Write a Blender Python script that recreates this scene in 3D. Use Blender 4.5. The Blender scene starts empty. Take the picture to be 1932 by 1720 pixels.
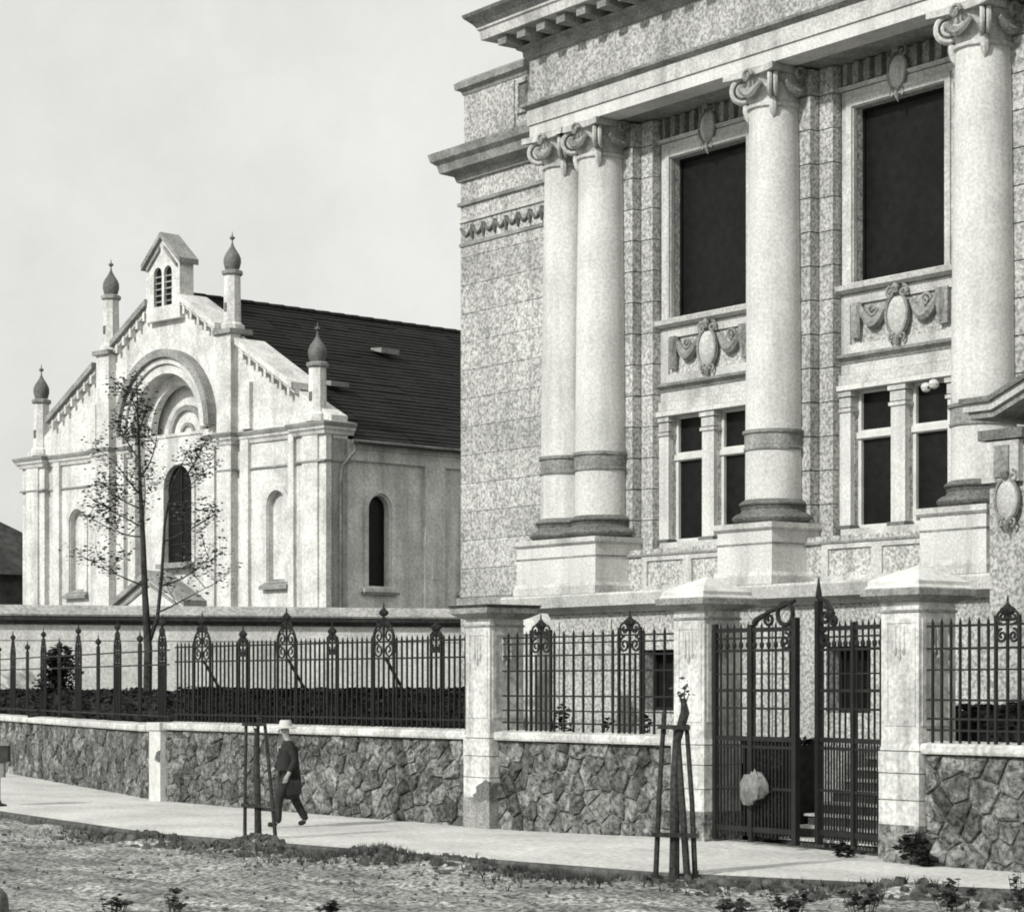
import bpy, bmesh, math, random
from math import sin, cos, pi, radians as R, sqrt
from mathutils import Vector, Matrix, noise
from mathutils.geometry import tessellate_polygon
random.seed(11)
SC = bpy.context.scene
COL = SC.collection

# ------------------------------------------------------------------ camera
# World X runs along the street (to the right), Y runs from the street into the plots, Z is up.
cam = bpy.data.cameras.new('camera'); CAM = bpy.data.objects.new('camera', cam); COL.objects.link(CAM)
CAM.location = (0, 0, 2.39); CAM.rotation_euler = (R(90), 0, R(54))
cam.sensor_width = 36; cam.lens = 83.85; cam.shift_y = 0.2241
cam.clip_start = 0.5; cam.clip_end = 6000
SC.camera = CAM
# ------------------------------------------------------------------ sky, sun, exposure
SUN_EL, SUN_AZ = 34, -9          # height; degrees from the street normal towards the left end of the street
sd = Vector((-sin(R(SUN_AZ)) * cos(R(SUN_EL)), -cos(R(SUN_AZ)) * cos(R(SUN_EL)), sin(R(SUN_EL))))
w = bpy.data.worlds.new('World'); SC.world = w; w.use_nodes = True
nt = w.node_tree; nt.nodes.clear()
N = nt.nodes.new; L = nt.links.new
sky = N('ShaderNodeTexSky'); sky.sky_type = 'NISHITA'; sky.sun_disc = False
sky.sun_elevation = R(SUN_EL); sky.sun_rotation = math.atan2(sd.x, sd.y)
sky.air_density = 1.0; sky.dust_density = 4.0; sky.ozone_density = 1.0
bw = N('ShaderNodeRGBToBW'); L(sky.outputs[0], bw.inputs[0])
sc_ = N('ShaderNodeMath'); sc_.operation = 'MULTIPLY'; sc_.inputs[1].default_value = 1.0; L(bw.outputs[0], sc_.inputs[0])
tc = N('ShaderNodeTexCoord')
n1 = N('ShaderNodeTexNoise'); n1.inputs['Scale'].default_value = 6; n1.inputs['Detail'].default_value = 9; n1.inputs['Roughness'].default_value = .68; L(tc.outputs['Generated'], n1.inputs['Vector'])
mr = N('ShaderNodeMapRange'); mr.inputs[3].default_value = 5.8; mr.inputs[4].default_value = 7.3; mr.inputs[1].default_value = .3; mr.inputs[2].default_value = .7; L(n1.outputs['Fac'], mr.inputs[0])
mx = N('ShaderNodeMix'); mx.data_type = 'FLOAT'; mx.inputs[0].default_value = 0.82; L(sc_.outputs[0], mx.inputs[2]); L(mr.outputs[0], mx.inputs[3])
tint = N('ShaderNodeMix'); tint.data_type = 'RGBA'; tint.blend_type = 'MULTIPLY'; tint.inputs[0].default_value = 1
L(mx.outputs[0], tint.inputs[6]); tint.inputs[7].default_value = (1, 1, .965, 1)
bg = N('ShaderNodeBackground'); bg.inputs[1].default_value = 0.112
L(tint.outputs[2], bg.inputs[0]); ow = N('ShaderNodeOutputWorld'); L(bg.outputs[0], ow.inputs[0])
sl = bpy.data.lights.new('sun', 'SUN'); sl.energy = 2.9; sl.angle = R(3); sl.color = (1, 1, .97)
so = bpy.data.objects.new('sun', sl); COL.objects.link(so); so.rotation_euler = sd.to_track_quat('Z', 'Y').to_euler()
vs = SC.view_settings; vs.view_transform = 'Standard'; vs.look = 'None'; vs.gamma = 1; vs.exposure = 0.26; vs.use_curve_mapping = False
SC.cycles.filter_width = 1.9; SC.cycles.max_bounces = 5; SC.cycles.diffuse_bounces = 3

# ------------------------------------------------------------------ materials (all in the greys of the print)
def mat(name, v, speck=0.25, scale=22, stain=0.15, stscale=0.7, rough=0.9, bump=0.0, bscale=None, spec=0.2, stretch=(1, 1, 1), lo=.35, hi=.65, objvar=0, streak=None, stk=.25, stlo=.5, sthi=.72):
    m = bpy.data.materials.new(name); m.use_nodes = True
    t = m.node_tree; b = t.nodes['Principled BSDF']; n = t.nodes.new; l = t.links.new
    b.inputs['Roughness'].default_value = rough; b.inputs['Specular IOR Level'].default_value = spec
    g = n('ShaderNodeNewGeometry')
    mp = n('ShaderNodeMapping'); mp.inputs['Scale'].default_value = stretch; l(g.outputs['Position'], mp.inputs['Vector'])
    a = n('ShaderNodeTexNoise'); a.inputs['Scale'].default_value = scale; a.inputs['Detail'].default_value = 3; a.inputs['Roughness'].default_value = .65; l(mp.outputs[0], a.inputs['Vector'])
    ra = n('ShaderNodeMapRange'); ra.inputs[1].default_value = lo; ra.inputs[2].default_value = hi
    ra.inputs[3].default_value = 1 - speck; ra.inputs[4].default_value = 1 + speck * .5; l(a.outputs['Fac'], ra.inputs[0])
    c = n('ShaderNodeTexNoise'); c.inputs['Scale'].default_value = stscale; c.inputs['Detail'].default_value = 5; l(g.outputs['Position'], c.inputs['Vector'])
    rc = n('ShaderNodeMapRange'); rc.inputs[1].default_value = .35; rc.inputs[2].default_value = .65
    rc.inputs[3].default_value = 1 - stain; rc.inputs[4].default_value = 1 + stain * .4; l(c.outputs['Fac'], rc.inputs[0])
    mu = n('ShaderNodeMath'); mu.operation = 'MULTIPLY'; l(ra.outputs[0], mu.inputs[0]); l(rc.outputs[0], mu.inputs[1])
    last = mu
    if streak:
        sm = n('ShaderNodeMapping'); sm.inputs['Scale'].default_value = streak; l(g.outputs['Position'], sm.inputs['Vector'])
        sn = n('ShaderNodeTexNoise'); sn.inputs['Scale'].default_value = 1; sn.inputs['Detail'].default_value = 5; sn.inputs['Roughness'].default_value = .6; l(sm.outputs[0], sn.inputs['Vector'])
        sr = n('ShaderNodeMapRange'); sr.inputs[1].default_value = stlo; sr.inputs[2].default_value = sthi; sr.inputs[3].default_value = 1; sr.inputs[4].default_value = 1 - stk; l(sn.outputs['Fac'], sr.inputs[0])
        m3 = n('ShaderNodeMath'); m3.operation = 'MULTIPLY'; l(mu.outputs[0], m3.inputs[0]); l(sr.outputs[0], m3.inputs[1]); mu = last = m3
    if objvar:
        oi = n('ShaderNodeObjectInfo'); ro = n('ShaderNodeMapRange'); ro.inputs[3].default_value = 1 - objvar; ro.inputs[4].default_value = 1 + objvar; l(oi.outputs['Random'], ro.inputs[0])
        m2 = n('ShaderNodeMath'); m2.operation = 'MULTIPLY'; l(mu.outputs[0], m2.inputs[0]); l(ro.outputs[0], m2.inputs[1]); last = m2
    mc = n('ShaderNodeMix'); mc.data_type = 'RGBA'; mc.blend_type = 'MULTIPLY'; mc.inputs[0].default_value = 1
    mc.inputs[6].default_value = (v, v, v * .955, 1); l(last.outputs[0], mc.inputs[7]); l(mc.outputs[2], b.inputs['Base Color'])
    if bump:
        bt = n('ShaderNodeTexNoise'); bt.inputs['Scale'].default_value = bscale or scale; bt.inputs['Detail'].default_value = 4; l(mp.outputs[0], bt.inputs['Vector'])
        bn = n('ShaderNodeBump'); bn.inputs['Strength'].default_value = 1; bn.inputs['Distance'].default_value = bump; l(bt.outputs['Fac'], bn.inputs['Height']); l(bn.outputs[0], b.inputs['Normal'])
    return m
M = dict(
    stucco=mat('rough_stucco', .46, .52, 17, .16, .8, bump=.012, bscale=26, lo=.38, hi=.62, objvar=.10, streak=(2.6, 2.6, .16), stk=.28),
    trim=mat('dressed_stone', .55, .28, 20, .22, 1.2, bump=.005, streak=(2.6, 2.6, .16), stk=.35),
    column=mat('column_plaster', .63, .20, 20, .13, 1.1, bump=.004, streak=(2.6, 2.6, .16), stk=.25),
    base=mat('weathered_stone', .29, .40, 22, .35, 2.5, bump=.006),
    dark_stone=mat('mottled_dark_stone', .17, .45, 20, .3, 1.5, bump=.008),  # darker grey for chosen mouldings, bases, panel backs and pipes
    white=mat('whitewash', .66, .16, 14, .2, .9, bump=.003, streak=(2.6, 2.6, .16), stk=.25),
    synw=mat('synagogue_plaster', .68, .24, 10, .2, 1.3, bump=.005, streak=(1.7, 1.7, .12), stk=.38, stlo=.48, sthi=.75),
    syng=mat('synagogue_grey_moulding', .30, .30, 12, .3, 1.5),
    dome=mat('dull_metal_dome', .15, .3, 12, .3, 2, rough=.7),
    roof=mat('dark_roof_tile', .020, .5, 4, .3, .5, stretch=(1, 1, 6)),
    skyl=mat('zinc_hatch', .3, .2, 8, .2, 2),
    glass=mat('dark_window_glass', .012, .3, 6, .2, 1, rough=.35, spec=.12),
    timber=mat('painted_timber', .60, .12, 30, .15, 3),
    iron=mat('black_iron', .017, .4, 25, .3, 3, rough=.65, spec=.3),
    stone=mat('rubble_stone', .19, .75, 11, .5, 2.2, bump=.10, bscale=8, objvar=.5),
    mortar=mat('mortar', .22, .7, 9, .5, 2, bump=.05, bscale=9),
    pier=mat('plastered_pier', .62, .30, 14, .26, 1.6, bump=.006, streak=(4, 4, .35), stk=.42),
    pave=mat('trodden_gravel_pavement', .60, .26, 11, .16, .6, bump=.014, streak=(.5, 1.2, 1), stk=.2),
    road=mat('dirt_road', .42, .72, 12, .4, .9, bump=.06, bscale=14, lo=.4, hi=.62, streak=(.45, 1.7, 1), stk=.55, stlo=.45, sthi=.68),
    soil=mat('dark_soil', .09, .6, 8, .4, 2, bump=.05, bscale=9),
    kerb=mat('kerb_stone', .10, .5, 6, .4, 1, bump=.02),
    hedge=mat('hedge_leaf', .022, .5, 9, .3, 1, rough=.7, objvar=0),
    leaf=mat('leaf', .05, .6, 6, .3, 1, rough=.7),
    paleleaf=mat('grey_sackcloth', .20, .4, 9, .2, 1, rough=.8),
    bark=mat('bark', .05, .5, 18, .3, 2, bump=.01),
    stake=mat('weathered_timber', .05, .5, 20, .3, 2, bump=.004),
    cloth=mat('dark_cloth', .03, .3, 20, .3, 2),
    skin=mat('skin', .34, .06, 10, .1, 2, rough=.6),
    straw=mat('pale_hat', .56, .1, 40, .1, 3),
    houser=mat('far_roof', .07, .4, 3, .3, 1), housew=mat('far_wall', .10, .4, 3, .3, 1),
    step=mat('step_lit_tread', .62, .2, 18, .2, 2), riser=mat('step_riser', .09, .4, 15, .3, 2),  # lit tread edges painted into the pale tone, risers darker
    box=mat('dark_painted_box', .05, .3, 10, .3, 2), boxg=mat('grey_painted_box', .26, .3, 10, .3, 2),
    ground=mat('earth', .30, .5, 2, .3, .2), wall=mat('boundary_wall_plaster', .78, .26, 12, .2, .7, bump=.004, streak=(1.2, 1.2, .2), stk=.3),
    coping=mat('slate_coping', .07, .5, 10, .3, 1),
    copingtop=mat('coping_slabs', .38, .4, 10, .25, 1),
)

# ------------------------------------------------------------------ mesh builder
IDM = lambda u, v, w: (u, w, v)          # plate: u along X, v up, w depth
class MB:
    def __init__(s): s.v = []; s.f = []
    def add(s, vs_, fs):
        o = len(s.v); s.v += [tuple(p) for p in vs_]; s.f += [tuple(i + o for i in q) for q in fs]; return s
    def box(s, x0, x1, y0, y1, z0, z1):
        return s.add([(x0, y0, z0), (x1, y0, z0), (x1, y1, z0), (x0, y1, z0), (x0, y0, z1), (x1, y0, z1), (x1, y1, z1), (x0, y1, z1)],
                     [(0, 3, 2, 1), (4, 5, 6, 7), (0, 1, 5, 4), (1, 2, 6, 5), (2, 3, 7, 6), (3, 0, 4, 7)])
    def bar(s, p, q, h, hw=None):         # straight square bar
        p = Vector(p); q = Vector(q); d = (q - p).normalized(); up = Vector((0, 0, 1)) if abs(d.z) < .9 else Vector((0, 1, 0))
        a = d.cross(up).normalized() * h; b = a.cross(d).normalized() * (hw or h)
        return s.add([p - a - b, p + a - b, p + a + b, p - a + b, q - a - b, q + a - b, q + a + b, q - a + b],
                     [(0, 1, 2, 3), (7, 6, 5, 4), (0, 4, 5, 1), (1, 5, 6, 2), (2, 6, 7, 3), (3, 7, 4, 0)])
    def tube(s, pts, r, n=6, closed=False):
        pts = [Vector(p) for p in pts]; rs = r if isinstance(r, (list, tuple)) else [r] * len(pts); vs_ = []; up = None
        for i, p in enumerate(pts):
            d = (pts[min(i + 1, len(pts) - 1)] - pts[max(i - 1, 0)])
            d = d.normalized() if d.length > 1e-9 else Vector((0, 0, 1))
            if up is None: up = Vector((0, 1, 0)) if abs(d.y) < .8 else Vector((1, 0, 0))
            a = d.cross(up).normalized(); b = d.cross(a).normalized(); up = a.cross(d).normalized()
            vs_ += [p + (a * cos(2 * pi * k / n) + b * sin(2 * pi * k / n)) * rs[i] for k in range(n)]
        fs = [(i * n + k, i * n + (k + 1) % n, (i + 1) * n + (k + 1) % n, (i + 1) * n + k) for i in range(len(pts) - 1) for k in range(n)]
        fs += [tuple(range(n - 1, -1, -1)), tuple(range((len(pts) - 1) * n, len(pts) * n))]
        return s.add(vs_, fs)
    def lathe(s, prof, cx=0, cy=0, n=24, ph=0):
        vs_ = [(cx + r * cos(2 * pi * k / n + ph), cy + r * sin(2 * pi * k / n + ph), z) for r, z in prof for k in range(n)]
        fs = [(i * n + k, i * n + (k + 1) % n, (i + 1) * n + (k + 1) % n, (i + 1) * n + k) for i in range(len(prof) - 1) for k in range(n)]
        fs += [tuple(range(n - 1, -1, -1)), tuple(range((len(prof) - 1) * n, len(prof) * n))]
        return s.add(vs_, fs)
    def plate(s, outer, w0, w1, holes=(), mp=IDM):
        loops = [list(outer)] + [list(h) for h in holes]
        tris = tessellate_polygon([[Vector((p[0], p[1], 0)) for p in lp] for lp in loops])
        flat = [p for lp in loops for p in lp]; n = len(flat); vs_ = [mp(p[0], p[1], w0) for p in flat] + [mp(p[0], p[1], w1) for p in flat]
        fs = [tuple(t) for t in tris] + [tuple(i + n for i in reversed(t)) for t in tris]; o = 0
        for lp in loops:
            m = len(lp); fs += [(o + i, o + (i + 1) % m, n + o + (i + 1) % m, n + o + i) for i in range(m)]; o += m
        return s.add(vs_, fs)
    def sweep(s, prof, path, closed=False):  # moulding: prof [(out, z)], path [(x, y)], out lies to the right of the walk
        ps = [Vector(p) for p in path]; rings = []; m = len(prof)
        for i, p in enumerate(ps):
            d0 = (p - ps[i - 1]).normalized() if i else None; d1 = (ps[i + 1] - p).normalized() if i < len(ps) - 1 else None
            n0 = Vector((d0.y, -d0.x)) if d0 else None; n1_ = Vector((d1.y, -d1.x)) if d1 else None
            if n0 is None: nn = n1_
            elif n1_ is None: nn = n0
            else: nn = (n0 + n1_); nn = nn / max(.2, nn.dot(n0))
            rings += [(p.x + nn.x * o, p.y + nn.y * o, z) for o, z in prof]
        fs = [(i * m + k, i * m + (k + 1) % m, (i + 1) * m + (k + 1) % m, (i + 1) * m + k) for i in range(len(ps) - 1) for k in range(m)]
        fs += [tuple(range(m)), tuple(range((len(ps) - 1) * m + m - 1, (len(ps) - 1) * m - 1, -1))]
        return s.add(rings, fs)
    def leaves(s, n, fn, size, flat=.4):
        for _ in range(n):
            c = Vector(fn()); z = random.uniform(0, 2 * pi); q = Matrix.Rotation(z, 3, 'Z') @ Matrix.Rotation(random.uniform(-1.3, 1.3), 3, 'X')
            k = size * random.uniform(.6, 1.3)
            a = q @ Vector((k, 0, 0)); b = q @ Vector((0, k * .5, 0))
            s.add([c - a, c - b, c + a, c + b], [(0, 1, 2, 3)])
        return s
    def build(s, name, m, parent=None, smooth=False, off=None, fix=True):
        me = bpy.data.meshes.new(name); o3 = Vector(off) if off else Vector((0, 0, 0))
        if off is None and parent is not None and parent.get('_o') is not None: o3 = Vector(parent['_o'])
        me.from_pydata([tuple(Vector(p) - o3) for p in s.v], [], s.f)
        if fix:
            bm = bmesh.new(); bm.from_mesh(me); bmesh.ops.recalc_face_normals(bm, faces=bm.faces); bm.to_mesh(me); bm.free()
        if smooth:
            for p in me.polygons: p.use_smooth = True
            try: me.set_sharp_from_angle(angle=R(38))
            except Exception: pass
        me.materials.append(M[m]); o = bpy.data.objects.new(name, me); COL.objects.link(o)
        if parent is not None:
            o.parent = parent
            if parent.get('_o') is not None: o['_o'] = parent['_o']
        elif off is not None: o.location = off
        return o
def put(me, name, parent, loc, rz=0, ry=0, sc=None):        # a copy sharing mesh data
    o = bpy.data.objects.new(name, me); COL.objects.link(o); o.parent = parent; o.location = loc; o.rotation_euler = (0, ry, rz)
    if sc: o.scale = sc
    return o
def tag(o, label, cat, group=None):
    o['label'] = label; o['category'] = cat
    if group: o['group'] = group
    return o
def thing(name, loc, label, cat, group=None, rz=0, world=True):
    o = bpy.data.objects.new(name, None); COL.objects.link(o); o.location = loc; o.rotation_euler = (0, 0, rz); o.empty_display_size = .2
    if world: o['_o'] = tuple(loc)       # parts given in world coordinates
    return tag(o, label, cat, group)
def setting(o): o['kind'] = 'structure'; return o
def arch(cx, z0, zs, r, n=14): return [(cx - r, z0)] + [(cx + r, z0)] + [(cx + r * cos(pi * k / n), zs + r * sin(pi * k / n)) for k in range(n + 1)]
def half_ring(cx, zs, r0, r1, n=24): return [(cx + r1 * cos(pi * k / n), zs + r1 * sin(pi * k / n)) for k in range(n + 1)] + [(cx + r0 * cos(pi * (n - k) / n), zs + r0 * sin(pi * (n - k) / n)) for k in range(n + 1)]
def rect(x0, x1, z0, z1): return [(x0, z0), (x1, z0), (x1, z1), (x0, z1)]
def spiral(c, r0, turns, ax, az, sgn=1, n=26, a0=0):        # points of a scroll in the plane (ax, az)
    c = Vector(c); ax = Vector(ax); az = Vector(az); out = []
    for i in range(n + 1):
        t = i / n; r = r0 * (1 - .82 * t); a = a0 + sgn * turns * 2 * pi * t; out.append(c + ax * (r * cos(a)) + az * (r * sin(a)))
    return out
def pl(x, pts):
    for (x0, y0), (x1, y1) in zip(pts, pts[1:]):
        if x0 <= x <= x1: return y0 + (y1 - y0) * (x - x0) / (x1 - x0)
    return pts[0][1] if x < pts[0][0] else pts[-1][1]

# ================================================================== ground
KERB = [(-90, 26.0), (-70, 23.2), (-56, 20.9), (-42.8, 18.95), (-35, 18.15), (-31.2, 18.64), (-27.8, 19.1), (-23.8, 19.6), (-19.5, 21.3), (-15, 22.3), (-8, 22.7)]
def wall_t(x): return 23.2 + max(0, -44.3 - x) * .2418
def pave_z(x): return .10 * math.exp(-((x + 27.3) / 2.6) ** 2)
g = MB().box(-1500, 1500, -1500, 1500, -1.2, -.30).build('ground', 'ground'); setting(g)
b = MB(); xs = [-90 + i * .5 for i in range(165)]
for x in xs:
    t0, t1 = pl(x, KERB), wall_t(x) + .45
    for j in range(9):
        t = t0 + (t1 - t0) * j / 8
        b.v.append((x, t, pave_z(x) * (j / 8) + .012 * noise.noise((x * .7, t * .7, 0)) - (.02 if j == 0 else 0)))
b.f = [(i * 9 + j, (i + 1) * 9 + j, (i + 1) * 9 + j + 1, i * 9 + j + 1) for i in range(len(xs) - 1) for j in range(8)]
setting(b.build('pavement', 'pave', smooth=True))
b = MB(); b.sweep([(0.004, -.30), (.16, -.30), (.17, -.05), (.15, -.008), (.004, -.012)], [(x, pl(x, KERB)) for x in xs])
setting(b.build('kerb', 'kerb'))
# dirt road, hummocky towards the kerb
MOUNDS = [(-32.4, 18.55, .16, .75), (-28.6, 18.6, .16, .9), (-26.9, 18.6, .10, .8), (-23.3, 19.1, .07, .9), (-21.4, 20.2, .07, 1.0), (-34.6, 17.7, .10, .7), (-20, 20.9, .1, .8)]
def road_z(x, t):
    k = pl(x, KERB); d = k - t
    z = -.17 + .035 * noise.noise((x * .55, t * .8, 3)) + .03 * noise.noise((x * 2.1, t * 2.1, 7)) + .012 * noise.noise((x * 6, t * 6, 1))
    z += .10 * math.exp(-(d / .7) ** 2) * (.5 + .9 * noise.noise((x * .8, 4, 2)))
    for q_ in (2.6, 4.1, 5.9): z -= .045 * math.exp(-((d - q_ - .25 * noise.noise((x * .2, q_, 0))) / .22) ** 2)
    for mx_, my, h, r in MOUNDS: z += h * math.exp(-(((x - mx_) / r) ** 2 + ((t - my) / (r * .7)) ** 2))
    return z
b = MB(); nx, ny = 330, 150
for i in range(nx + 1):
    x = -50 + 40 * i / nx; k = pl(x, KERB) - .10
    for j in range(ny + 1):
        t = 5 + (k - 5) * (1 - (1 - j / ny) ** 1.0); b.v.append((x, t, road_z(x, t)))
b.f = [(i * (ny + 1) + j, (i + 1) * (ny + 1) + j, (i + 1) * (ny + 1) + j + 1, i * (ny + 1) + j + 1) for i in range(nx) for j in range(ny)]
setting(b.build('road', 'road', smooth=True, fix=False))
b = MB(); gp_ = [(20, 23.62), (-44.2, 23.62), (-120, 23.62 + 75.8 * .2418), (-120, 140), (20, 140)]; b.add([(x, y, .05) for x, y in gp_] + [(x, y, -.2) for x, y in gp_], [(0, 1, 2, 3, 4), (9, 8, 7, 6, 5)] + [(i, (i + 1) % 5, 5 + (i + 1) % 5, 5 + i) for i in range(5)]); setting(b.build('garden_ground', 'soil'))
# earth heaped along the kerb and round the young trees
b = MB()
def clod(x, t, r, h):
    n = 9; z0 = road_z(x, t) - .03
    ring = [(x + r * cos(2 * pi * k / n) * random.uniform(.7, 1.3), t + r * .6 * sin(2 * pi * k / n) * random.uniform(.7, 1.3), z0) for k in range(n)]
    ring2 = [(x + (p[0] - x) * .55, t + (p[1] - t) * .55, z0 + h * random.uniform(.6, 1)) for p in ring]
    b.add(ring + ring2 + [(x, t, z0 + h)], [(k, (k + 1) % n, n + (k + 1) % n, n + k) for k in range(n)] + [(n + k, n + (k + 1) % n, 2 * n) for k in range(n)])
for _ in range(520):
    x = random.uniform(-37, -17.5); k = pl(x, KERB); dd = abs(random.gauss(0, .42))
    if noise.noise((x * .55, 9, 0)) > -.2: clod(x, k - .22 - dd, random.uniform(.05, .2), random.uniform(.05, .13))
for _ in range(80):
    x = -32.4 + random.gauss(0, .45); clod(x, 18.5 + random.gauss(0, .16), random.uniform(.05, .16), random.uniform(.04, .1))
for _ in range(60):
    x = -23.0 + random.gauss(0, .5); clod(x, 19.2 + random.gauss(0, .2), random.uniform(.05, .14), random.uniform(.03, .08))
for _ in range(900):
    x = random.uniform(-42, -16); t = pl(x, KERB) - random.uniform(.6, 8)
    if noise.noise((x * .35, t * .5, 4)) > -.05: clod(x, t, abs(random.gauss(0, .035)) + .012, random.uniform(.045, .07))
o = b.build('earth_clods', 'soil'); o['kind'] = 'stuff'
b = MB()
for i_ in range(1300):
    x = random.uniform(-38, -16) if i_ % 3 else random.gauss(-28, 2.2); k = pl(x, KERB); t = k - .16 - abs(random.gauss(0, .55))
    if noise.noise((x * .5, 9, 0)) < -.1 and random.random() < .8: continue
    z = road_z(x, t)
    for _k in range(5):
        a = random.uniform(0, 6.28); h = random.uniform(.05, .14)
        b.add([(x - .012, t, z - .02), (x + .012, t, z - .02), (x + .05 * cos(a), t + .05 * sin(a), z + h)], [(0, 1, 2)])
o = b.build('verge_grass', 'leaf', fix=False); o['kind'] = 'stuff'

# ================================================================== corner building
BX = (-30.0, 28.0, 0.0)
B = thing('portico_building', BX, 'large pale stone building with tall Ionic columns and black windows', 'building')
COLS = [-36.72, -35.64, -30.79, -25.94]; BAYS = [-33.21, -28.37, -23.5]
XL, XR, XP = -40.62, -14.0, -37.2        # left corner, right end of what is built, left end of the portico
# body behind the fronts
MB().box(XL + .2, XR, 29.15, 41.5, 0, 13.0).build('wall_core', 'stucco', B)
# basement
bas = MB(); bas.plate(rect(-37.35, XR, 0, 3.75), 27.42, 29.2, [rect(c - .52, c + .52, 1.94, 3.04) for c in BAYS[:2]]).build('basement_wall', 'stucco', B)
for c in BAYS[:2]:
    wn = MB().plate(rect(c - .52, c + .52, 1.94, 3.04), 27.72, 27.8, [rect(c - .46, c + .46, 2.0, 2.98)]).build('basement_window', 'iron', B)
    MB().box(c - .46, c + .46, 27.78, 27.79, 2.0, 2.98).build('pane', 'glass', wn)
    MB().box(c - .015, c + .015, 27.73, 27.775, 2.0, 2.98).build('glazing_bar', 'iron', wn)
b = MB()
for c in (-36.2, -34.6, -31.7, -30.2, -26.9): b.box(c - .008, c + .008, 27.405, 27.425, .4, 3.6)
b.build('joint_line', 'dark_stone', B)
MB().sweep([(-.2, 3.74), (.06, 3.74), (.10, 3.80), (.30, 3.86), (.33, 4.06), (.30, 4.10), (-.8, 4.12)], [(-37.35, 30), (-37.35, 27.42), (XR, 27.42)]).build('basement_ledge', 'trim', B)
# dado between the pedestals
MB().box(-37.3, XR, 28.1, 29.2, 4.1, 4.92).build('dado_wall', 'stucco', B)
MB().box(-37.3, XR, 28.04, 28.12, 4.79, 4.83).build('dado_string', 'base', B)
# pavilion at the left end, laid in courses
zc = 4.22
MB().box(XL, XP + .3, 28.2, 41, 0, 3.9).build('pavilion_base', 'stucco', B)
MB().box(XL - .04, XP + .05, 28.12, 28.4, 3.9, 4.2).build('pavilion_band', 'base', B)
MB().box(XL + .02, XP + .3, 28.222, 41, 3.9, 13.0).build('pavilion_core', 'stucco', B)
while zc < 11.4:
    h = min(.585, 11.48 - zc)
    MB().box(XL, XP + .25, 28.2, 28.45, zc, zc + h - .012).build('stone_course', 'stucco', B); zc += .585
MB().box(XL - .02, XP + .2, 28.17, 28.5, 11.46, 11.53).build('moulding', 'base', B)
MB().box(XL, XP + .2, 28.2, 28.5, 11.53, 11.95).build('frieze_band', 'stucco', B)
for i in range(9):
    x = XL + .25 + i * .4
    sw = MB(); sw.tube([(x - .2 + .4 * k / 8, 28.17, 11.84 - .16 * sin(pi * k / 8)) for k in range(9)], .035)
    sw.tube([(x + .2, 28.17, 11.86), (x + .2, 28.16, 11.72), (x + .19, 28.17, 11.58)], [.05, .04, .02]); sw.build('garland', 'dark_stone', B, smooth=True)
MB().box(XL - .03, XP + .2, 28.16, 28.5, 11.95, 12.02).build('moulding', 'trim', B)
MB().box(XL, XP + .2, 28.2, 28.5, 12.02, 12.9).build('upper_band', 'stucco', B)
MB().box(XL - .05, XP + .2, 28.14, 28.3, 12.30, 12.37).build('moulding', 'base', B)
MB().sweep([(-.2, 12.80), (.06, 12.80), (.10, 12.92), (.32, 13.0), (.36, 13.16), (.46, 13.24), (.50, 13.40), (-.2, 13.46)], [(XL, 40), (XL, 28.2), (XP + .05, 28.2)]).build('pavilion_cornice', 'base', B)
# attic on the pavilion
MB().box(XL + .05, XP + .6, 28.25, 38, 13.40, 14.72).build('attic_block', 'stucco', B)
MB().sweep([(-.2, 14.6), (.02, 14.6), (.05, 14.68), (.14, 14.72), (.16, 14.84), (.05, 14.92), (-.3, 15.05)], [(XL + .05, 37), (XL + .05, 28.25), (XP + .3, 28.25)]).build('attic_cornice', 'base', B)
MB().plate(rect(-39.9, -38.75, 13.5, 14.55), 28.2, 28.26).build('attic_pilaster', 'stucco', B)
MB().plate(rect(-38.7, -37.3, 13.85, 14.55), 28.19, 28.26, [rect(-38.6 + .42 * k, -38.27 + .42 * k, 13.95, 14.45) for k in range(3)]).build('attic_panel', 'stucco', B)
MB().box(-38.6, -37.4, 28.238, 28.248, 13.9, 14.5).build('attic_panel_back', 'dark_stone', B)
# piers of the wall behind each column, laid in courses
for x0, x1 in ((-37.42, -34.96), (-31.47, -30.11), (-26.62, -25.26)):
    MB().box(x0 - .32, x1 + .32, 28.44, 29.2, 4.9, 13.0).build('wall_pier_core', 'stucco', B)
    zc = 4.92
    while zc < 12.9:
        h = min(.585, 12.98 - zc)
        MB().box(x0, x1, 28.2, 28.5, zc, zc + h - .02).build('pier_block', 'stucco', B)
        if x0 > -37: MB().box(x0 - .35, x0 - .025, 28.4, 28.6, zc, zc + h - .02).build('pier_block', 'stucco', B)
        MB().box(x1 + .025, x1 + .35, 28.4, 28.6, zc, zc + h - .02).build('pier_block', 'stucco', B)
        zc += .585
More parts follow.
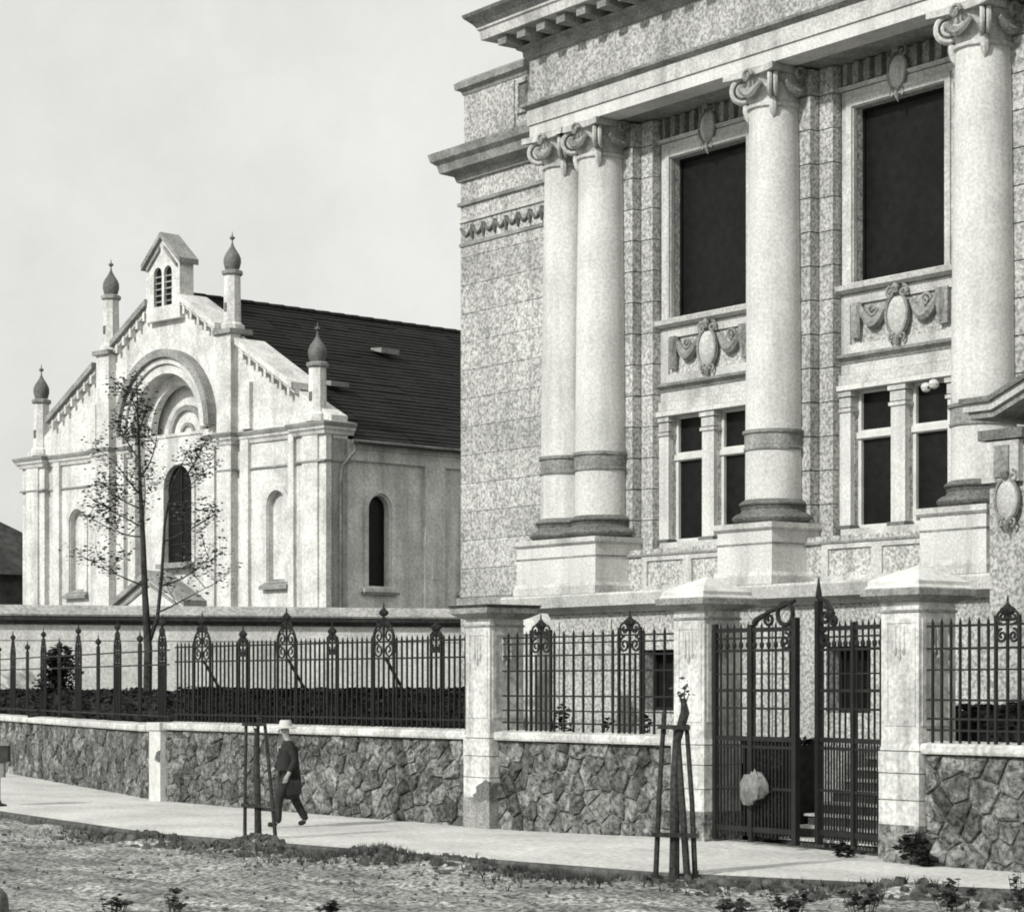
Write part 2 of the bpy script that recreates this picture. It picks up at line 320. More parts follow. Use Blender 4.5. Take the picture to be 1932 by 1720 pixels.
# window bays
def cartouche(c, t, z, k, parent):
    """oval shield with rolled edge, crest and hanging drop"""
    sh = MB(); n = 20
    ring = lambda f, d: [(c + .30 * k * f * cos(2 * pi * i / n), t - d * k, z + .38 * k * f * sin(2 * pi * i / n) * (1.0 if sin(2 * pi * i / n) > 0 else 1.15)) for i in range(n)]
    rr = ring(1, 0) + ring(.97, .07) + ring(.75, .12) + ring(.35, .15)
    sh.add(rr + [(c, t - .155 * k, z)], [(j * n + i, j * n + (i + 1) % n, (j + 1) * n + (i + 1) % n, (j + 1) * n + i) for j in range(3) for i in range(n)] + [(3 * n + i, 3 * n + (i + 1) % n, 4 * n) for i in range(n)])
    so_ = sh.build('shield', 'trim', parent, smooth=True)
    e = MB()
    for sg in (-1, 1):
        e.tube(spiral((c + sg * .17 * k, t - .08 * k, z + .44 * k), .14 * k, 1.1, (1, 0, 0), (0, 0, 1), -sg, 18, pi / 2), .035 * k, 5)
        e.tube([(c + sg * .30 * k * cos(a), t - .09 * k, z + .42 * k * sin(a)) for a in [R(d) for d in range(-78, 60, 12)]], .04 * k, 5)
        e.tube(spiral((c + sg * .14 * k, t - .08 * k, z - .46 * k), .10 * k, 1, (1, 0, 0), (0, 0, 1), sg, 14, -pi / 2), .03 * k, 5)
    e.tube([(c, t - .1 * k, z + .44 * k), (c, t - .13 * k, z + .54 * k), (c, t - .1 * k, z + .64 * k)], [.09 * k, .11 * k, .02], 7)
    e.tube([(c, t - .08 * k, z - .44 * k), (c, t - .1 * k, z - .56 * k), (c, t - .05 * k, z - .70 * k)], [.08 * k, .06 * k, .01], 7)
    e.build('scrollwork', 'base', so_, smooth=True)
for bi, c in enumerate(BAYS):
    x0, x1 = c - 1.41, c + 1.41; up = (c - 1.06, c + 1.06, 9.24, 12.22); lw = [(c - 1.12, c - .17, 5.05, 7.41), (c + .17, c + 1.12, 5.05, 7.41)]
    MB().plate(rect(x0 - .02, x1 + .02, 4.9, 13.0), 28.65, 29.2, [rect(*up)] + [rect(*q) for q in lw]).build('bay_wall', 'stucco', B)
    # upper window
    wn = MB().plate(rect(c - 1.34, c + 1.34, 9.22, 12.52), 28.57, 28.66, [rect(*up)]).plate(rect(c - 1.20, c + 1.20, 9.225, 12.38), 28.53, 28.575, [rect(c - 1.08, c + 1.08, 9.24, 12.24)]).build('upper_window', 'trim', B)
    MB().box(up[0], up[1], 28.82, 28.84, up[2], up[3]).build('pane', 'glass', wn)
    MB().plate(rect(up[0], up[1], up[2], up[3]), 28.78, 28.81, [rect(up[0] + .05, up[1] - .05, up[2] + .05, up[3] - .05)]).build('sash', 'glass', wn)
    MB().sweep([(-.1, 9.06), (.12, 9.08), (.20, 9.12), (.22, 9.20), (-.1, 9.23)], [(x0, 28.65), (x1, 28.65)]).build('sill', 'trim', wn)
    # frieze over it with ribs and a mask
    MB().sweep([(-.1, 12.54), (.08, 12.54), (.14, 12.60), (-.1, 12.62)], [(x0, 28.65), (x1, 28.65)]).build('moulding', 'trim', B)
    for k in range(10):
        x = x0 + .18 + k * .275
        if abs(x - c) > .34: MB().box(x - .045, x + .045, 28.53, 28.66, 12.63, 12.98).build('frieze_rib', 'base', B)
    cartouche(c, 28.6, 12.62, .72, B)
    # relief panel
    pn = MB().plate(rect(x0, x1, 8.02, 9.06), 28.60, 28.66, [rect(c - 1.18, c + 1.18, 8.2, 8.88)]).build('relief_panel', 'trim', B)
    cartouche(c, 28.60, 8.58, .82, B)
    for sg in (-1, 1):
        sw = MB(); pts = [(c + sg * (.28 + .62 * k / 10), 28.58, 8.80 - .30 * sin(pi * k / 10)) for k in range(11)]
        sw.tube(pts, [.045 + .06 * sin(pi * k / 10) for k in range(11)], 7)
        sw.tube(spiral((c + sg * .62, 28.58, 8.74), .12, 1.2, (1, 0, 0), (0, 0, 1), sg, 18), .03, 5)
        sw.tube([(c + sg * .95, 28.57, 8.88), (c + sg * .97, 28.55, 8.6), (c + sg * .95, 28.58, 8.28)], [.09, .08, .03], 6)
        sw.box(c + sg * 1.02 - .10, c + sg * 1.02 + .10, 28.56, 28.64, 8.3, 8.9)
        sw.build('garland', 'base', pn, smooth=True)
    MB().sweep([(-.1, 7.88), (.05, 7.88), (.08, 7.94), (.16, 7.98), (.17, 8.03), (-.1, 8.05)], [(x0, 28.65), (x1, 28.65)]).build('moulding', 'base', B)
    MB().box(x0, x1, 28.60, 28.7, 7.70, 7.87).build('lintel_band', 'trim', B)
    MB().box(x0, x1, 28.54, 28.7, 7.52, 7.685).build('lintel_band', 'trim', B)
    MB().box(x0, x1, 28.48, 28.7, 7.42, 7.505).build('lintel_band', 'column', B)
    # pair of lower windows
    for q in lw:
        wn = MB().plate(rect(*q), 28.74, 28.80, [rect(q[0] + .07, q[1] - .07, q[2] + .08, 6.58), rect(q[0] + .07, q[1] - .07, 6.74, q[3] - .04)]).build('lower_window', 'timber', B)
        MB().box(q[0], q[1], 28.81, 28.83, q[2], q[3]).build('pane', 'glass', wn)
        MB().box(q[0], q[1], 28.70, 28.745, 6.60, 6.70).build('transom', 'timber', wn)
    for x, hw in ((c, .165), (c - 1.265, .14), (c + 1.265, .14)):
        pi_ = MB().box(x - hw, x + hw, 28.56, 28.72, 5.12, 7.06).build('window_pilaster', 'column', B)
        MB().box(x - hw - .03, x + hw + .03, 28.53, 28.72, 7.06, 7.12).box(x - hw - .01, x + hw + .01, 28.55, 28.72, 7.14, 7.30).box(x - hw - .04, x + hw + .04, 28.52, 28.72, 7.32, 7.42).build('cap', 'trim', pi_)
        MB().box(x - hw - .04, x + hw + .04, 28.50, 28.72, 5.05, 5.12).build('foot', 'dark_stone', pi_)
    MB().box(c - 1.2, c + 1.2, 28.40, 28.95, 4.925, 5.045).build('window_sill', 'trim', B)
    MB().plate(rect(x0 + .1, x1 - .1, 4.14, 4.78), 28.06, 28.11, [rect(x0 + .25, c - .12, 4.24, 4.70), rect(c + .12, x1 - .25, 4.24, 4.70)]).build('dado_panel', 'trim', B)
# columns
def capital(x, t, z0, z1, r, parent):
    cp = MB(); cp.lathe([(r, z0 - .06), (r + .05, z0 - .03), (r + .05, z0 + .02), (r + .01, z0 + .05), (r + .02, z0 + .18), (r + .10, z0 + .28), (r + .10, z0 + .34), (r * .8, z0 + .36)], x, t, 28)
    A = r + .20; n = 8; loop = []
    for q in range(4):
        for k in range(n):
            u = -1 + 2 * k / n; d = A * (1 - .13 * (1 - u * u)); a = q * pi / 2 - pi / 2
            loop.append((x + d * cos(a) - u * A * sin(a), t + d * sin(a) + u * A * cos(a)))
    zb = z1 - .12; m = len(loop)
    cp.add([(p[0], p[1], zb) for p in loop] + [(p[0], p[1], z1 - .01) for p in loop], [tuple(range(m - 1, -1, -1)), tuple(range(m, 2 * m))] + [(i, (i + 1) % m, m + (i + 1) % m, m + i) for i in range(m)])
    cp.lathe([(r + .02, z0 + .3), (r + .08, zb)], x, t, 28)
    co = cp.build('capital', 'trim', parent, smooth=True)
    for q in range(4):
        a = q * pi / 2 - pi / 4 ; d = Vector((cos(a), sin(a), 0)); zc_ = z0 + .30; v = MB()
        cen = Vector((x, t, 0)) + d * (r * 1.0 + .10); cen.z = zc_
        sp = spiral(cen, .235, 1.9, d, (0, 0, 1), -1, 34, pi * .62)
        side = Vector((-d.y, d.x, 0))
        for off in (-.05, .05): v.tube([p + side * off for p in sp], [.045 - .018 * i / 34 for i in range(35)], 6)
        v.tube([cen - side * .09, cen + side * .09], .055, 8)
        v.tube([Vector((x, t, z1 - .16)) + d * (r * .9), cen + Vector((0, 0, .20))], [.06, .05], 6)
        # tassel below each volute
        v.tube([cen + Vector((0, 0, -.20)) - d * .02, cen + Vector((0, 0, -.30)) - d * .05, cen + Vector((0, 0, -.44)) - d * .08, cen + Vector((0, 0, -.54)) - d * .1], [.035, .075, .07, .015], 7)
        v.build('volute', 'trim', co, smooth=True)
        a2 = q * pi / 2 - pi / 2; d2 = Vector((cos(a2), sin(a2), 0)); s2 = Vector((-d2.y, d2.x, 0)); e = MB()
        e.tube([Vector((x, t, z0 + .34 - .16 * sin(pi * k / 10))) + d2 * (r + .13) + s2 * ((k / 5 - 1) * (r * .62)) for k in range(11)], [.05 + .03 * sin(pi * k / 10) for k in range(11)], 7)
        e.tube(spiral(Vector((x, t, z1 - .14)) + d2 * (r + .2), .12, 1.2, s2, (0, 0, 1), 1, 16), .035, 5)
        e.build('festoon', 'base', co, smooth=True)
for x in COLS:
    zc = 12.34; rb, rt = .51, .435
    sh = MB(); pr = []
    for k in range(15):
        u = k / 14; z = 5.5 + (12.36 - 5.5) * u; pr.append((rb - (rb - rt) * (u ** 1.7), z))
    sh.lathe(pr, x, 28, 40); sf = sh.build('column_shaft', 'column', B, smooth=True)
    MB().lathe([(rb - .02, 6.44), (rb + .025, 6.45), (rb + .03, 6.49), (rb + .012, 6.51), (rb + .012, 6.72), (rb + .045, 6.74), (rb + .05, 6.79), (rb - .02, 6.81)], x, 28, 40).build('shaft_band', 'base', sf, smooth=True)
    b = MB(); b.lathe([(.60, 5.18)] + [(.66 + .075 * sin(pi * k / 6), 5.19 + .16 * k / 6) for k in range(7)] + [(.60, 5.36), (.57, 5.42), (.59, 5.46)] + [(.57 + .05 * sin(pi * k / 5), 5.47 + .10 * k / 5) for k in range(6)] + [(.52, 5.6)], x, 28, 36)
    b.build('column_base', 'dark_stone', sf, smooth=True)
    capital(x, 28, 12.38, 13.0, rt, sf)
for x0, x1 in ((-37.42, -34.94), (-31.49, -30.09), (-26.64, -25.24)):
    p = MB().box(x0, x1, 27.3, 28.6, 4.32, 5.06).build('pedestal', 'column', B)
    MB().sweep([(-.1, 5.04), (.02, 5.04), (.06, 5.08), (.06, 5.17), (-.1, 5.179)], [(x0, 28.5), (x0, 27.3), (x1, 27.3), (x1, 28.5)]).box(x0 + .05, x1 - .05, 27.35, 28.5, 5.05, 5.176).build('pedestal_cap', 'trim', p)
    MB().sweep([(-.1, 4.11), (.05, 4.115), (.05, 4.26), (.0, 4.33), (-.1, 4.33)], [(x0, 28.5), (x0, 27.3), (x1, 27.3), (x1, 28.5)]).build('pedestal_foot', 'trim', p)
    MB().sweep([(-.02, 4.80), (.012, 4.80), (.012, 4.83), (-.02, 4.83)], [(x0, 28.5), (x0, 27.3), (x1, 27.3), (x1, 28.5)]).build('string', 'base', p)
# entablature
ENT = [(XP, 33), (XP, 27.45), (XR, 27.45)]
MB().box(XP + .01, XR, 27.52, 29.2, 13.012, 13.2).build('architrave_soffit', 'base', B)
MB().sweep([(-.5, 13.0), (.0, 13.0), (.0, 13.22), (-.5, 13.22)], ENT).build('architrave', 'column', B)
MB().sweep([(-.6, 13.225), (.035, 13.225), (.035, 13.52), (-.6, 13.52)], ENT).build('architrave', 'trim', B)
MB().sweep([(-.6, 13.525), (.05, 13.525), (.14, 13.58), (.15, 13.63), (-.6, 13.66)], ENT).build('moulding', 'base', B)
MB().box(XP + .0, XR, 27.45, 33, 13.63, 14.52).build('frieze', 'stucco', B)
MB().sweep([(-.5, 14.5), (.04, 14.5), (.09, 14.56), (.10, 14.66), (.18, 14.70), (.2, 14.74), (-.5, 14.74)], ENT).build('bed_moulding', 'base', B)
k = 0; x = XP - .1
while x < -17:
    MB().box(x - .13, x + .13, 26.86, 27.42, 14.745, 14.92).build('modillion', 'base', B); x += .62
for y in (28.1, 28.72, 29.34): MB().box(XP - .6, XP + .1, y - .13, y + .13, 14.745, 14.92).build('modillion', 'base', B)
MB().sweep([(-.6, 14.925), (.68, 14.925), (.70, 15.10), (.74, 15.12), (.74, 15.16), (-.6, 15.16)], ENT).build('corona', 'trim', B)
MB().sweep([(-.6, 15.165), (.74, 15.165), (.80, 15.24), (.93, 15.36), (.95, 15.42), (-.6, 15.6)], ENT).build('cornice', 'dark_stone', B)
MB().box(XP + .3, XR, 28.2, 36, 15.0, 15.7).build('parapet', 'stucco', B)
# entrance projection at the right
MB().box(-24.2, XR, 26.25, 28.0, 0, 6.1).build('entrance_wall', 'stucco', B)
MB().box(-24.26, -23.55, 26.14, 26.4, 5.35, 5.95).build('entrance_panel', 'trim', B)
MB().box(-24.0, -23.72, 26.11, 26.2, 5.42, 5.88).build('entrance_fillet', 'base', B)
MB().box(-24.3, -23.45, 26.10, 26.5, 5.97, 6.12).build('entrance_pilaster_cap', 'dark_stone', B)
b = MB(); lowr = [(-24.5, 6.30), (-23.95, 6.30), (-23.0, 6.66), (-21.0, 7.6), (-19, 6.66)]
for d0, h0, h1, fr, m_ in ((26.06, .0, .10, .06, 'base'), (26.0, .10, .22, 0, 'trim'), (25.94, .22, .30, -.03, 'dark_stone')):
    q = [(x + (fr if i == 0 else 0), z + h0) for i, (x, z) in enumerate(lowr)] + [(x + (fr if x < -24.3 else 0), z + h1) for x, z in reversed(lowr)]
    MB().plate(q, d0, 27.6).build('hood', m_, B)
cartouche(-23.78, 26.2, 5.1, .72, B)
fx = MB().tube([(-26.42, 27.52, 7.1), (-26.5, 27.35, 7.08), (-26.3, 27.2, 7.05)], .02).build('fixture_bracket', 'iron', B)  # white fixture of unknown kind, shaped as two globes on a bracket
for x, y in ((-26.62, 27.42), (-26.26, 27.22)): MB().lathe([(.02, 7.02), (.06, 7.04), (.085, 7.1), (.065, 7.15), (.02, 7.17)], x, y, 12).build('globe', 'white', fx, smooth=True)

# entrance steps behind the gate, treads painted pale as if lit, risers dark
st = thing('entrance_steps', (-24, 24.6, 0), 'stone entrance steps with treads painted pale as if lit, rising behind the open gate', 'steps')
for k in range(8):
    y = 23.95 + .25 * k; z = .16 + .165 * k
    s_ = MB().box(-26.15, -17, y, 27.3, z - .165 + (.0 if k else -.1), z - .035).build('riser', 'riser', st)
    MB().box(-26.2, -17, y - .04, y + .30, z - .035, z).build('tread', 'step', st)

# ================================================================== street fence: rubble walls, piers, ironwork
def vor(w_, h_, cell):
    """jittered-grid Voronoi cells in a w x h rectangle"""
    seeds = []; want = int(w_ * h_ / (cell * cell * .8)); tries = 0
    while len(seeds) < want and tries < want * 60:
        tries += 1; p = (random.uniform(0, w_), random.uniform(0, h_)); md = cell * random.choice((.45, .6, .8, 1.0))
        if all(((p[0] - q[0]) * .85) ** 2 + ((p[1] - q[1]) * 1.15) ** 2 > md * md for q in seeds): seeds.append(p)
    cells = []
    for a in seeds:
        poly = [(0, 0), (w_, 0), (w_, h_), (0, h_)]
        for c in seeds:
            if c is a or (c[0] - a[0]) ** 2 + (c[1] - a[1]) ** 2 > (cell * 3) ** 2: continue
            mx_, mz = (a[0] + c[0]) / 2, (a[1] + c[1]) / 2; dx, dz = c[0] - a[0], c[1] - a[1]; out = []
            f = lambda p: (p[0] - mx_) * dx + (p[1] - mz) * dz
            for p, q in zip(poly, poly[1:] + poly[:1]):
                fp, fq = f(p), f(q)
                if fp <= 0: out.append(p)
                if fp * fq < 0: tt = fp / (fp - fq); out.append((p[0] + (q[0] - p[0]) * tt, p[1] + (q[1] - p[1]) * tt))
            poly = out
            if len(poly) < 3: break
        if len(poly) >= 3: cells.append(poly)
    return cells
def rubble_wall(p0, p1, h, label, cell=.40, cap=True, joints=2.2):
    p0 = Vector((*p0, 0)); p1 = Vector((*p1, 0)); d = (p1 - p0); ln = d.length; d.normalize(); rz = math.atan2(d.y, d.x)
    wthing = thing('rubble_wall', p0, label, 'wall', 'rubble walls under the street railing', rz, world=False)
    MB().box(0, ln, .015, .38, -.25, h - .14).build('mortar_core', 'mortar', wthing)
    for poly in vor(ln, h - .15 + .2, cell):
        cx_ = sum(p[0] for p in poly) / len(poly); cz_ = sum(p[1] for p in poly) / len(poly); n = len(poly); dep = random.uniform(.01, .065)
        sh = lambda f, y: [((p[0] - cx_) * f, y + (random.uniform(-.02, .02) if y < 0 else 0), (p[1] - cz_) * f) for p in poly]
        sz = max(.12, min(abs(p[0] - cx_) + abs(p[1] - cz_) for p in poly)); jw = random.uniform(.003, .014); f0 = 1 - jw / sz; f1 = 1 - (jw + .018) / sz; f2 = 1 - (jw + random.uniform(.05, .1)) / sz
        b = MB(); vs_ = sh(f0, .02) + sh(f1, -dep * .6) + sh(f2, -dep); b.v = vs_ + [(random.uniform(-.03, .03), -dep - random.uniform(0, .03), random.uniform(-.03, .03))]
        b.f = [(j * n + i, j * n + (i + 1) % n, (j + 1) * n + (i + 1) % n, (j + 1) * n + i) for j in range(2) for i in range(n)] + [(2 * n + i, 2 * n + (i + 1) % n, 3 * n) for i in range(n)]
        o = b.build('stone', 'stone', wthing); o.location = (cx_, 0, cz_ - .2)
    if cap:
        k = max(1, round(ln / joints)); stp = ln / k
        for i in range(k):
            x0, x1 = i * stp + .004, (i + 1) * stp - .004
            b = MB(); b.sweep([(-.42, h - .135), (.10, h - .135), (.115, h - .10), (.115, h - .03), (.09, h), (-.20, h + .035), (-.42, h)], [(x0, 0), (x1, 0)])
            b.build('cap_slab', 'pier', wthing)
    return wthing
PW = -44.3
rubble_wall((PW - .972 * 24, 23.2 + .235 * 24), (PW - .25, 23.26), 1.56, 'rubble wall with pale cap, the stretch farthest left beyond the white pilaster', .43)
rubble_wall((PW + .25, 23.2), (-33.13, 23.2), 1.62, 'long rubble wall with pale cap between white pilaster and first stone pier', .33)
rubble_wall((-32.38, 23.25), (-27.64, 23.25), 1.62, 'short rubble wall with pale cap between first pier and gate pier', .34)
rubble_wall((-22.52, 23.2), (-16.5, 23.2), 1.62, 'rubble wall with pale cap right of the gate at the picture edge', .34)

def pier(x0, label, cone, patch=False, n_=.70):
    t0 = 23.08; x1 = x0 + n_; t1 = t0 + n_; P = thing('stone_pier', ((x0 + x1) / 2, (t0 + t1) / 2, 0), label, 'pier', 'plastered piers of the street fence')
    sq = lambda e: [(x0 - e, t0 - e), (x1 + e, t0 - e), (x1 + e, t1 + e), (x0 - e, t1 + e)]
    MB().box(x0 - .03, x1 + .03, t0 - .03, t1 + .03, -.3, .52).build('rough_foot', 'base' if patch else 'stone', P)
    zc = .52
    for h, e in ((.34, .025), (.36, .025), (.30, .03)):
        MB().box(x0 - e, x1 + e, t0 - e, t1 + e, zc, zc + h - .016).build('pier_block', 'pier', P); zc += h
    MB().box(x0 - .012, x1 + .012, t0 - .012, t1 + .012, .5, zc).build('pier_joint', 'base', P)
    MB().sweep([(-.1, zc), (.03, zc), (.0, zc + .08), (-.1, zc + .08)], sq(0) + sq(0)[:1]).build('pier_moulding', 'pier', P)
    s_ = MB().box(x0, x1, t0, t1, zc, 3.40).build('pier_shaft', 'pier', P)
    # raised border of the sunk panel with hanging drops, street side and right side
    fr = MB().plate(rect(x0 + .06, x1 - .06, 1.85, 3.30), t0 - .012, t0, [rect(x0 + .13, x1 - .13, 1.92, 3.23)]); fr.plate(rect(t0 + .06, t1 - .06, 1.85, 3.30), x1, x1 + .012, [rect(t0 + .13, t1 - .13, 1.92, 3.23)], mp=lambda u, v, w_: (w_, u, v))
    fr.build('panel_border', 'pier', P)
    for k in range(3):
        x = (x0 + x1) / 2 + (k - 1) * .08; MB().tube([(x, t0 - .005, 3.2), (x, t0 - .01, 2.95 - .06 * (k == 1)), (x, t0 - .02, 2.86 - .08 * (k == 1)), (x, t0 - .005, 2.8 - .08 * (k == 1))], [.012, .012, .03, .01], 6).build('pendant', 'pier', P, smooth=True)
        y = (t0 + t1) / 2 + (k - 1) * .08; MB().tube([(x1 + .005, y, 3.2), (x1 + .01, y, 2.95 - .06 * (k == 1)), (x1 + .02, y, 2.86 - .08 * (k == 1)), (x1 + .005, y, 2.8 - .08 * (k == 1))], [.012, .012, .03, .01], 6).build('pendant', 'pier', P, smooth=True)
    lp = lambda pr: MB().sweep(pr, [sq(0)[3]] + sq(0) + [sq(0)[0]][:0] + [sq(0)[3]][:0])
    def ringm(prof, name, m_):
        b = MB(); q = 4; rg = []
        for e, z in prof: rg.append([(p[0], p[1], z) for p in sq(e)])
        b.v = [p for r_ in rg for p in r_]; b.f = [(i * q + k, i * q + (k + 1) % q, (i + 1) * q + (k + 1) % q, (i + 1) * q + k) for i in range(len(rg) - 1) for k in range(q)] + [(3, 2, 1, 0), tuple((len(rg) - 1) * q + k for k in range(q))]
        return b.build(name, m_, P)
    ringm([(.0, 3.37), (.02, 3.375), (.02, 3.40), (.0, 3.41)], 'neck_moulding', 'base')
    ringm([(.0, 3.40), (.0, 3.50), (.04, 3.52)], 'frieze', 'pier')
    ringm([(.02, 3.505), (.08, 3.53), (.16, 3.58), (.20, 3.60), (.20, 3.68), (.18, 3.70)], 'cornice', 'base')
    if cone: ringm([(.17, 3.695), (.13, 3.74), (.13, 3.79), (.02, 3.86), (-.345, 4.02)], 'pyramid_cap', 'white')
    else: ringm([(.20, 3.695), (.22, 3.74), (-.2, 3.76)], 'flat_cap', 'coping')
    if patch:
        jag = lambda c0, r0, r1: [(c0 + r0 * cos(a) * random.uniform(.6, 1.25), .60 + r1 * max(-.8, sin(a)) * random.uniform(.6, 1.2)) for a in [2 * pi * k / 18 for k in range(18)]]
        clip = lambda q, lo_, hi_: [(max(lo_, min(hi_, p[0])), p[1]) for p in q]
        b = MB(); b.plate(clip(jag(x1 - .12, .34, .19), x0 - .02, x1 + .03), t0 - .036, t0 - .0); b.plate(clip(jag(t0 + .15, .36, .19), t0 - .03, t1), x1 + .02, x1 + .036, mp=lambda u, v, w_: (w_, u, v))
        b.build('spalled_patch', 'dark_stone', P)
    return P
pier(-33.10, 'plastered pier with flat dark cap and broken dark foot, left of the panel', False, True)
pier(-27.62, 'plastered gate pier with white pyramid cap, left of the iron gate', True)
pier(-23.24, 'plastered gate pier with white pyramid cap, right of the iron gate', True)
# pilaster where the wall bends
pz = thing('wall_pilaster', (PW, 23.2, 0), 'white plastered pilaster in the rubble wall where it bends', 'pilaster')
b = MB(); b.box(PW - .25, PW + .25, 23.04, 23.6, -.2, 1.47).build('pilaster_shaft', 'white', pz); MB().box(PW - .29, PW + .29, 23.0, 23.62, 1.47, 1.63).build('pilaster_cap', 'white', pz)
MB().plate([(PW + .02, .85), (PW + .24, .80), (PW + .252, 1.06), (PW + .08, 1.02)], 23.03, 23.045).build('chipped_patch', 'mortar', pz)

# iron fences
bar_me = None
def bar_mesh(h, name='bar', hb=.015):
    m_ = MB(); m_.box(-hb, hb, -hb, hb, 0, h); m_.add([(-hb, -hb, h), (hb, -hb, h), (hb, hb, h), (-hb, hb, h), (0, 0, h + .08)], [(0, 1, 4), (1, 2, 4), (2, 3, 4), (3, 0, 4)])
    o = m_.build(name, 'iron'); me = o.data; bpy.data.objects.remove(o); return me
def finial(parent, x, hw, z0, zt, big, zs=3.18):
    """scrolled panel between two uprights with a crown on top; x along the fence"""
    m_ = MB(); zc = zs + .12
    for sg in (-1, 1):
        m_.bar((x + sg * hw, 0, z0), (x + sg * hw, 0, zc), .02)
        n = 10; m_.tube([(x + sg * hw * (1 - (k / n) ** (1.6 if big else 2.2)), 0, zc + (zt - .16 - zc) * (1 - (1 - k / n) ** (1.2 if big else 1.8))) for k in range(n + 1)], .02, 6)
        if hw > .2: m_.bar((x + sg * hw * .5, 0, z0), (x + sg * hw * .5, 0, zs - .28), .014)
    m_.bar((x, 0, z0), (x, 0, zt - .1), .016)
    o = m_.build('finial_panel', 'iron', parent)
    r = hw * .47
    for sg in (-1, 1):
        for zc_, a0, s2 in ((zc - .02, -pi / 2, 1), (zc - .27, pi / 2, -1)):
            MB().tube(spiral((x + sg * hw * .5, 0, zc_), r, 1.5, (sg, 0, 0), (0, 0, 1), s2, 26, a0), .019, 5).build('scroll', 'iron', o)
        if big:
            MB().tube(spiral((x + sg * hw * .34, 0, zc + .22), r * .62, 1.4, (sg, 0, 0), (0, 0, 1), 1, 20, -pi / 2), .022, 5).build('scroll', 'iron', o)
            MB().tube([(x + sg * hw, 0, zs), (x + sg * hw * 1.15, 0, zs + .05), (x + sg * hw * 1.1, 0, zs - .2), (x + sg * hw * .9, 0, zs - .28)], .016, 5).build('scroll', 'iron', o)
    c = MB(); c.lathe([(.012, zt - .18), (.05, zt - .15), (.02, zt - .11), (.07, zt - .05), (.075, zt - .01), (.04, zt + .03), (.012, zt + .06), (.016, zt + .09), (.004, zt + .16)], x, 0, 10)
    for sg in (-1, 1): c.lathe([(.01, zt - .10), (.05, zt - .06), (.05, zt - .02), (.01, zt + .01)], x + sg * .07, 0, 8)
    c.build('crown', 'iron', o, smooth=True)
    return o
def fence(p0, p1, label, zb, rails, bigs, smalls, spacing, top=3.22, brace=False, bars=True, bw_=.33, sw_=.155, bt=3.74, stt=3.44):
    p0 = Vector((*p0, 0)); d = Vector((*p1, 0)) - p0; ln = d.length; rz = math.atan2(d.y, d.x)
    F = thing('iron_railing', (p0.x, p0.y, 0), label, 'railing', 'iron railings on the street wall', rz, world=False)
    for z, th in rails: MB().bar((0, 0, z), (ln, 0, z), .012, th).build('rail', 'iron', F)
    zones = []
    for x in bigs: finial(F, x, bw_, zb, bt, True); zones.append((x, bw_))
    for x in smalls: finial(F, x, sw_, zb, stt, False); zones.append((x, sw_))
    me = bar_mesh(top - zb)
    x = spacing * .6
    while bars and x < ln:
        if all(abs(x - c) > h + .04 for c, h in zones): put(me, 'bar', F, (x, 0, zb))
        x += spacing
    if brace:
        for x in bigs: MB().bar((x + .02, .02, zs_b), (x + .05, .75, 1.75), .022).build('brace', 'iron', F)
    return F
zs_b = 2.9
RL = [(3.18, .016), (2.88, .016), (1.80, .016)]
x0 = PW + .3; sx = lambda s_: s_ - x0
fence((x0, 23.36), (-33.12, 23.36), 'long iron railing with pointed scroll finials behind the hedge-topped wall', 1.6, RL, [sx(s_) for s_ in (-36.08, -39.5, -42.85)], [sx(s_) for s_ in (-34.4, -37.84, -41.18)], .165, brace=True)
q0 = 24.0; fx_ = lambda q: q0 - q
fence((PW - .972 * q0, 23.38 + .235 * q0), (PW, 23.38), 'open iron railing of tall pointed posts at the far left', 1.5, [(3.13, .016), (2.83, .016), (1.75, .016)], [fx_(q) for q in (.6, 4.72, 8.87, 13.1, 17.3, 21.4)], [fx_(q) for q in (2.57, 6.69, 11.08, 15.25, 19.4, 23.4)], .165, bars=False, bw_=.30, sw_=.10, brace=False)
x0 = -32.38
fence((x0, 23.34), (-27.64, 23.34), 'wide-meshed iron railing with scrolled finials between two piers', 1.62, [(3.18, .014), (3.08, .012), (2.88, .014), (2.63, .014), (2.22, .014), (1.98, .012), (1.78, .014)], [], [sx(-31.32), sx(-29.0)], .255, sw_=.27, stt=3.42)
x0 = -22.5
fence((x0, 23.2), (-17.0, 23.2), 'iron railing with crowned finial right of the gate at picture edge', 1.62, [(3.18, .016), (2.88, .016), (2.6, .012), (2.2, .014), (1.95, .014), (1.80, .014)], [], [sx(-21.08), sx(-19.0)], .165, sw_=.2, stt=3.40)

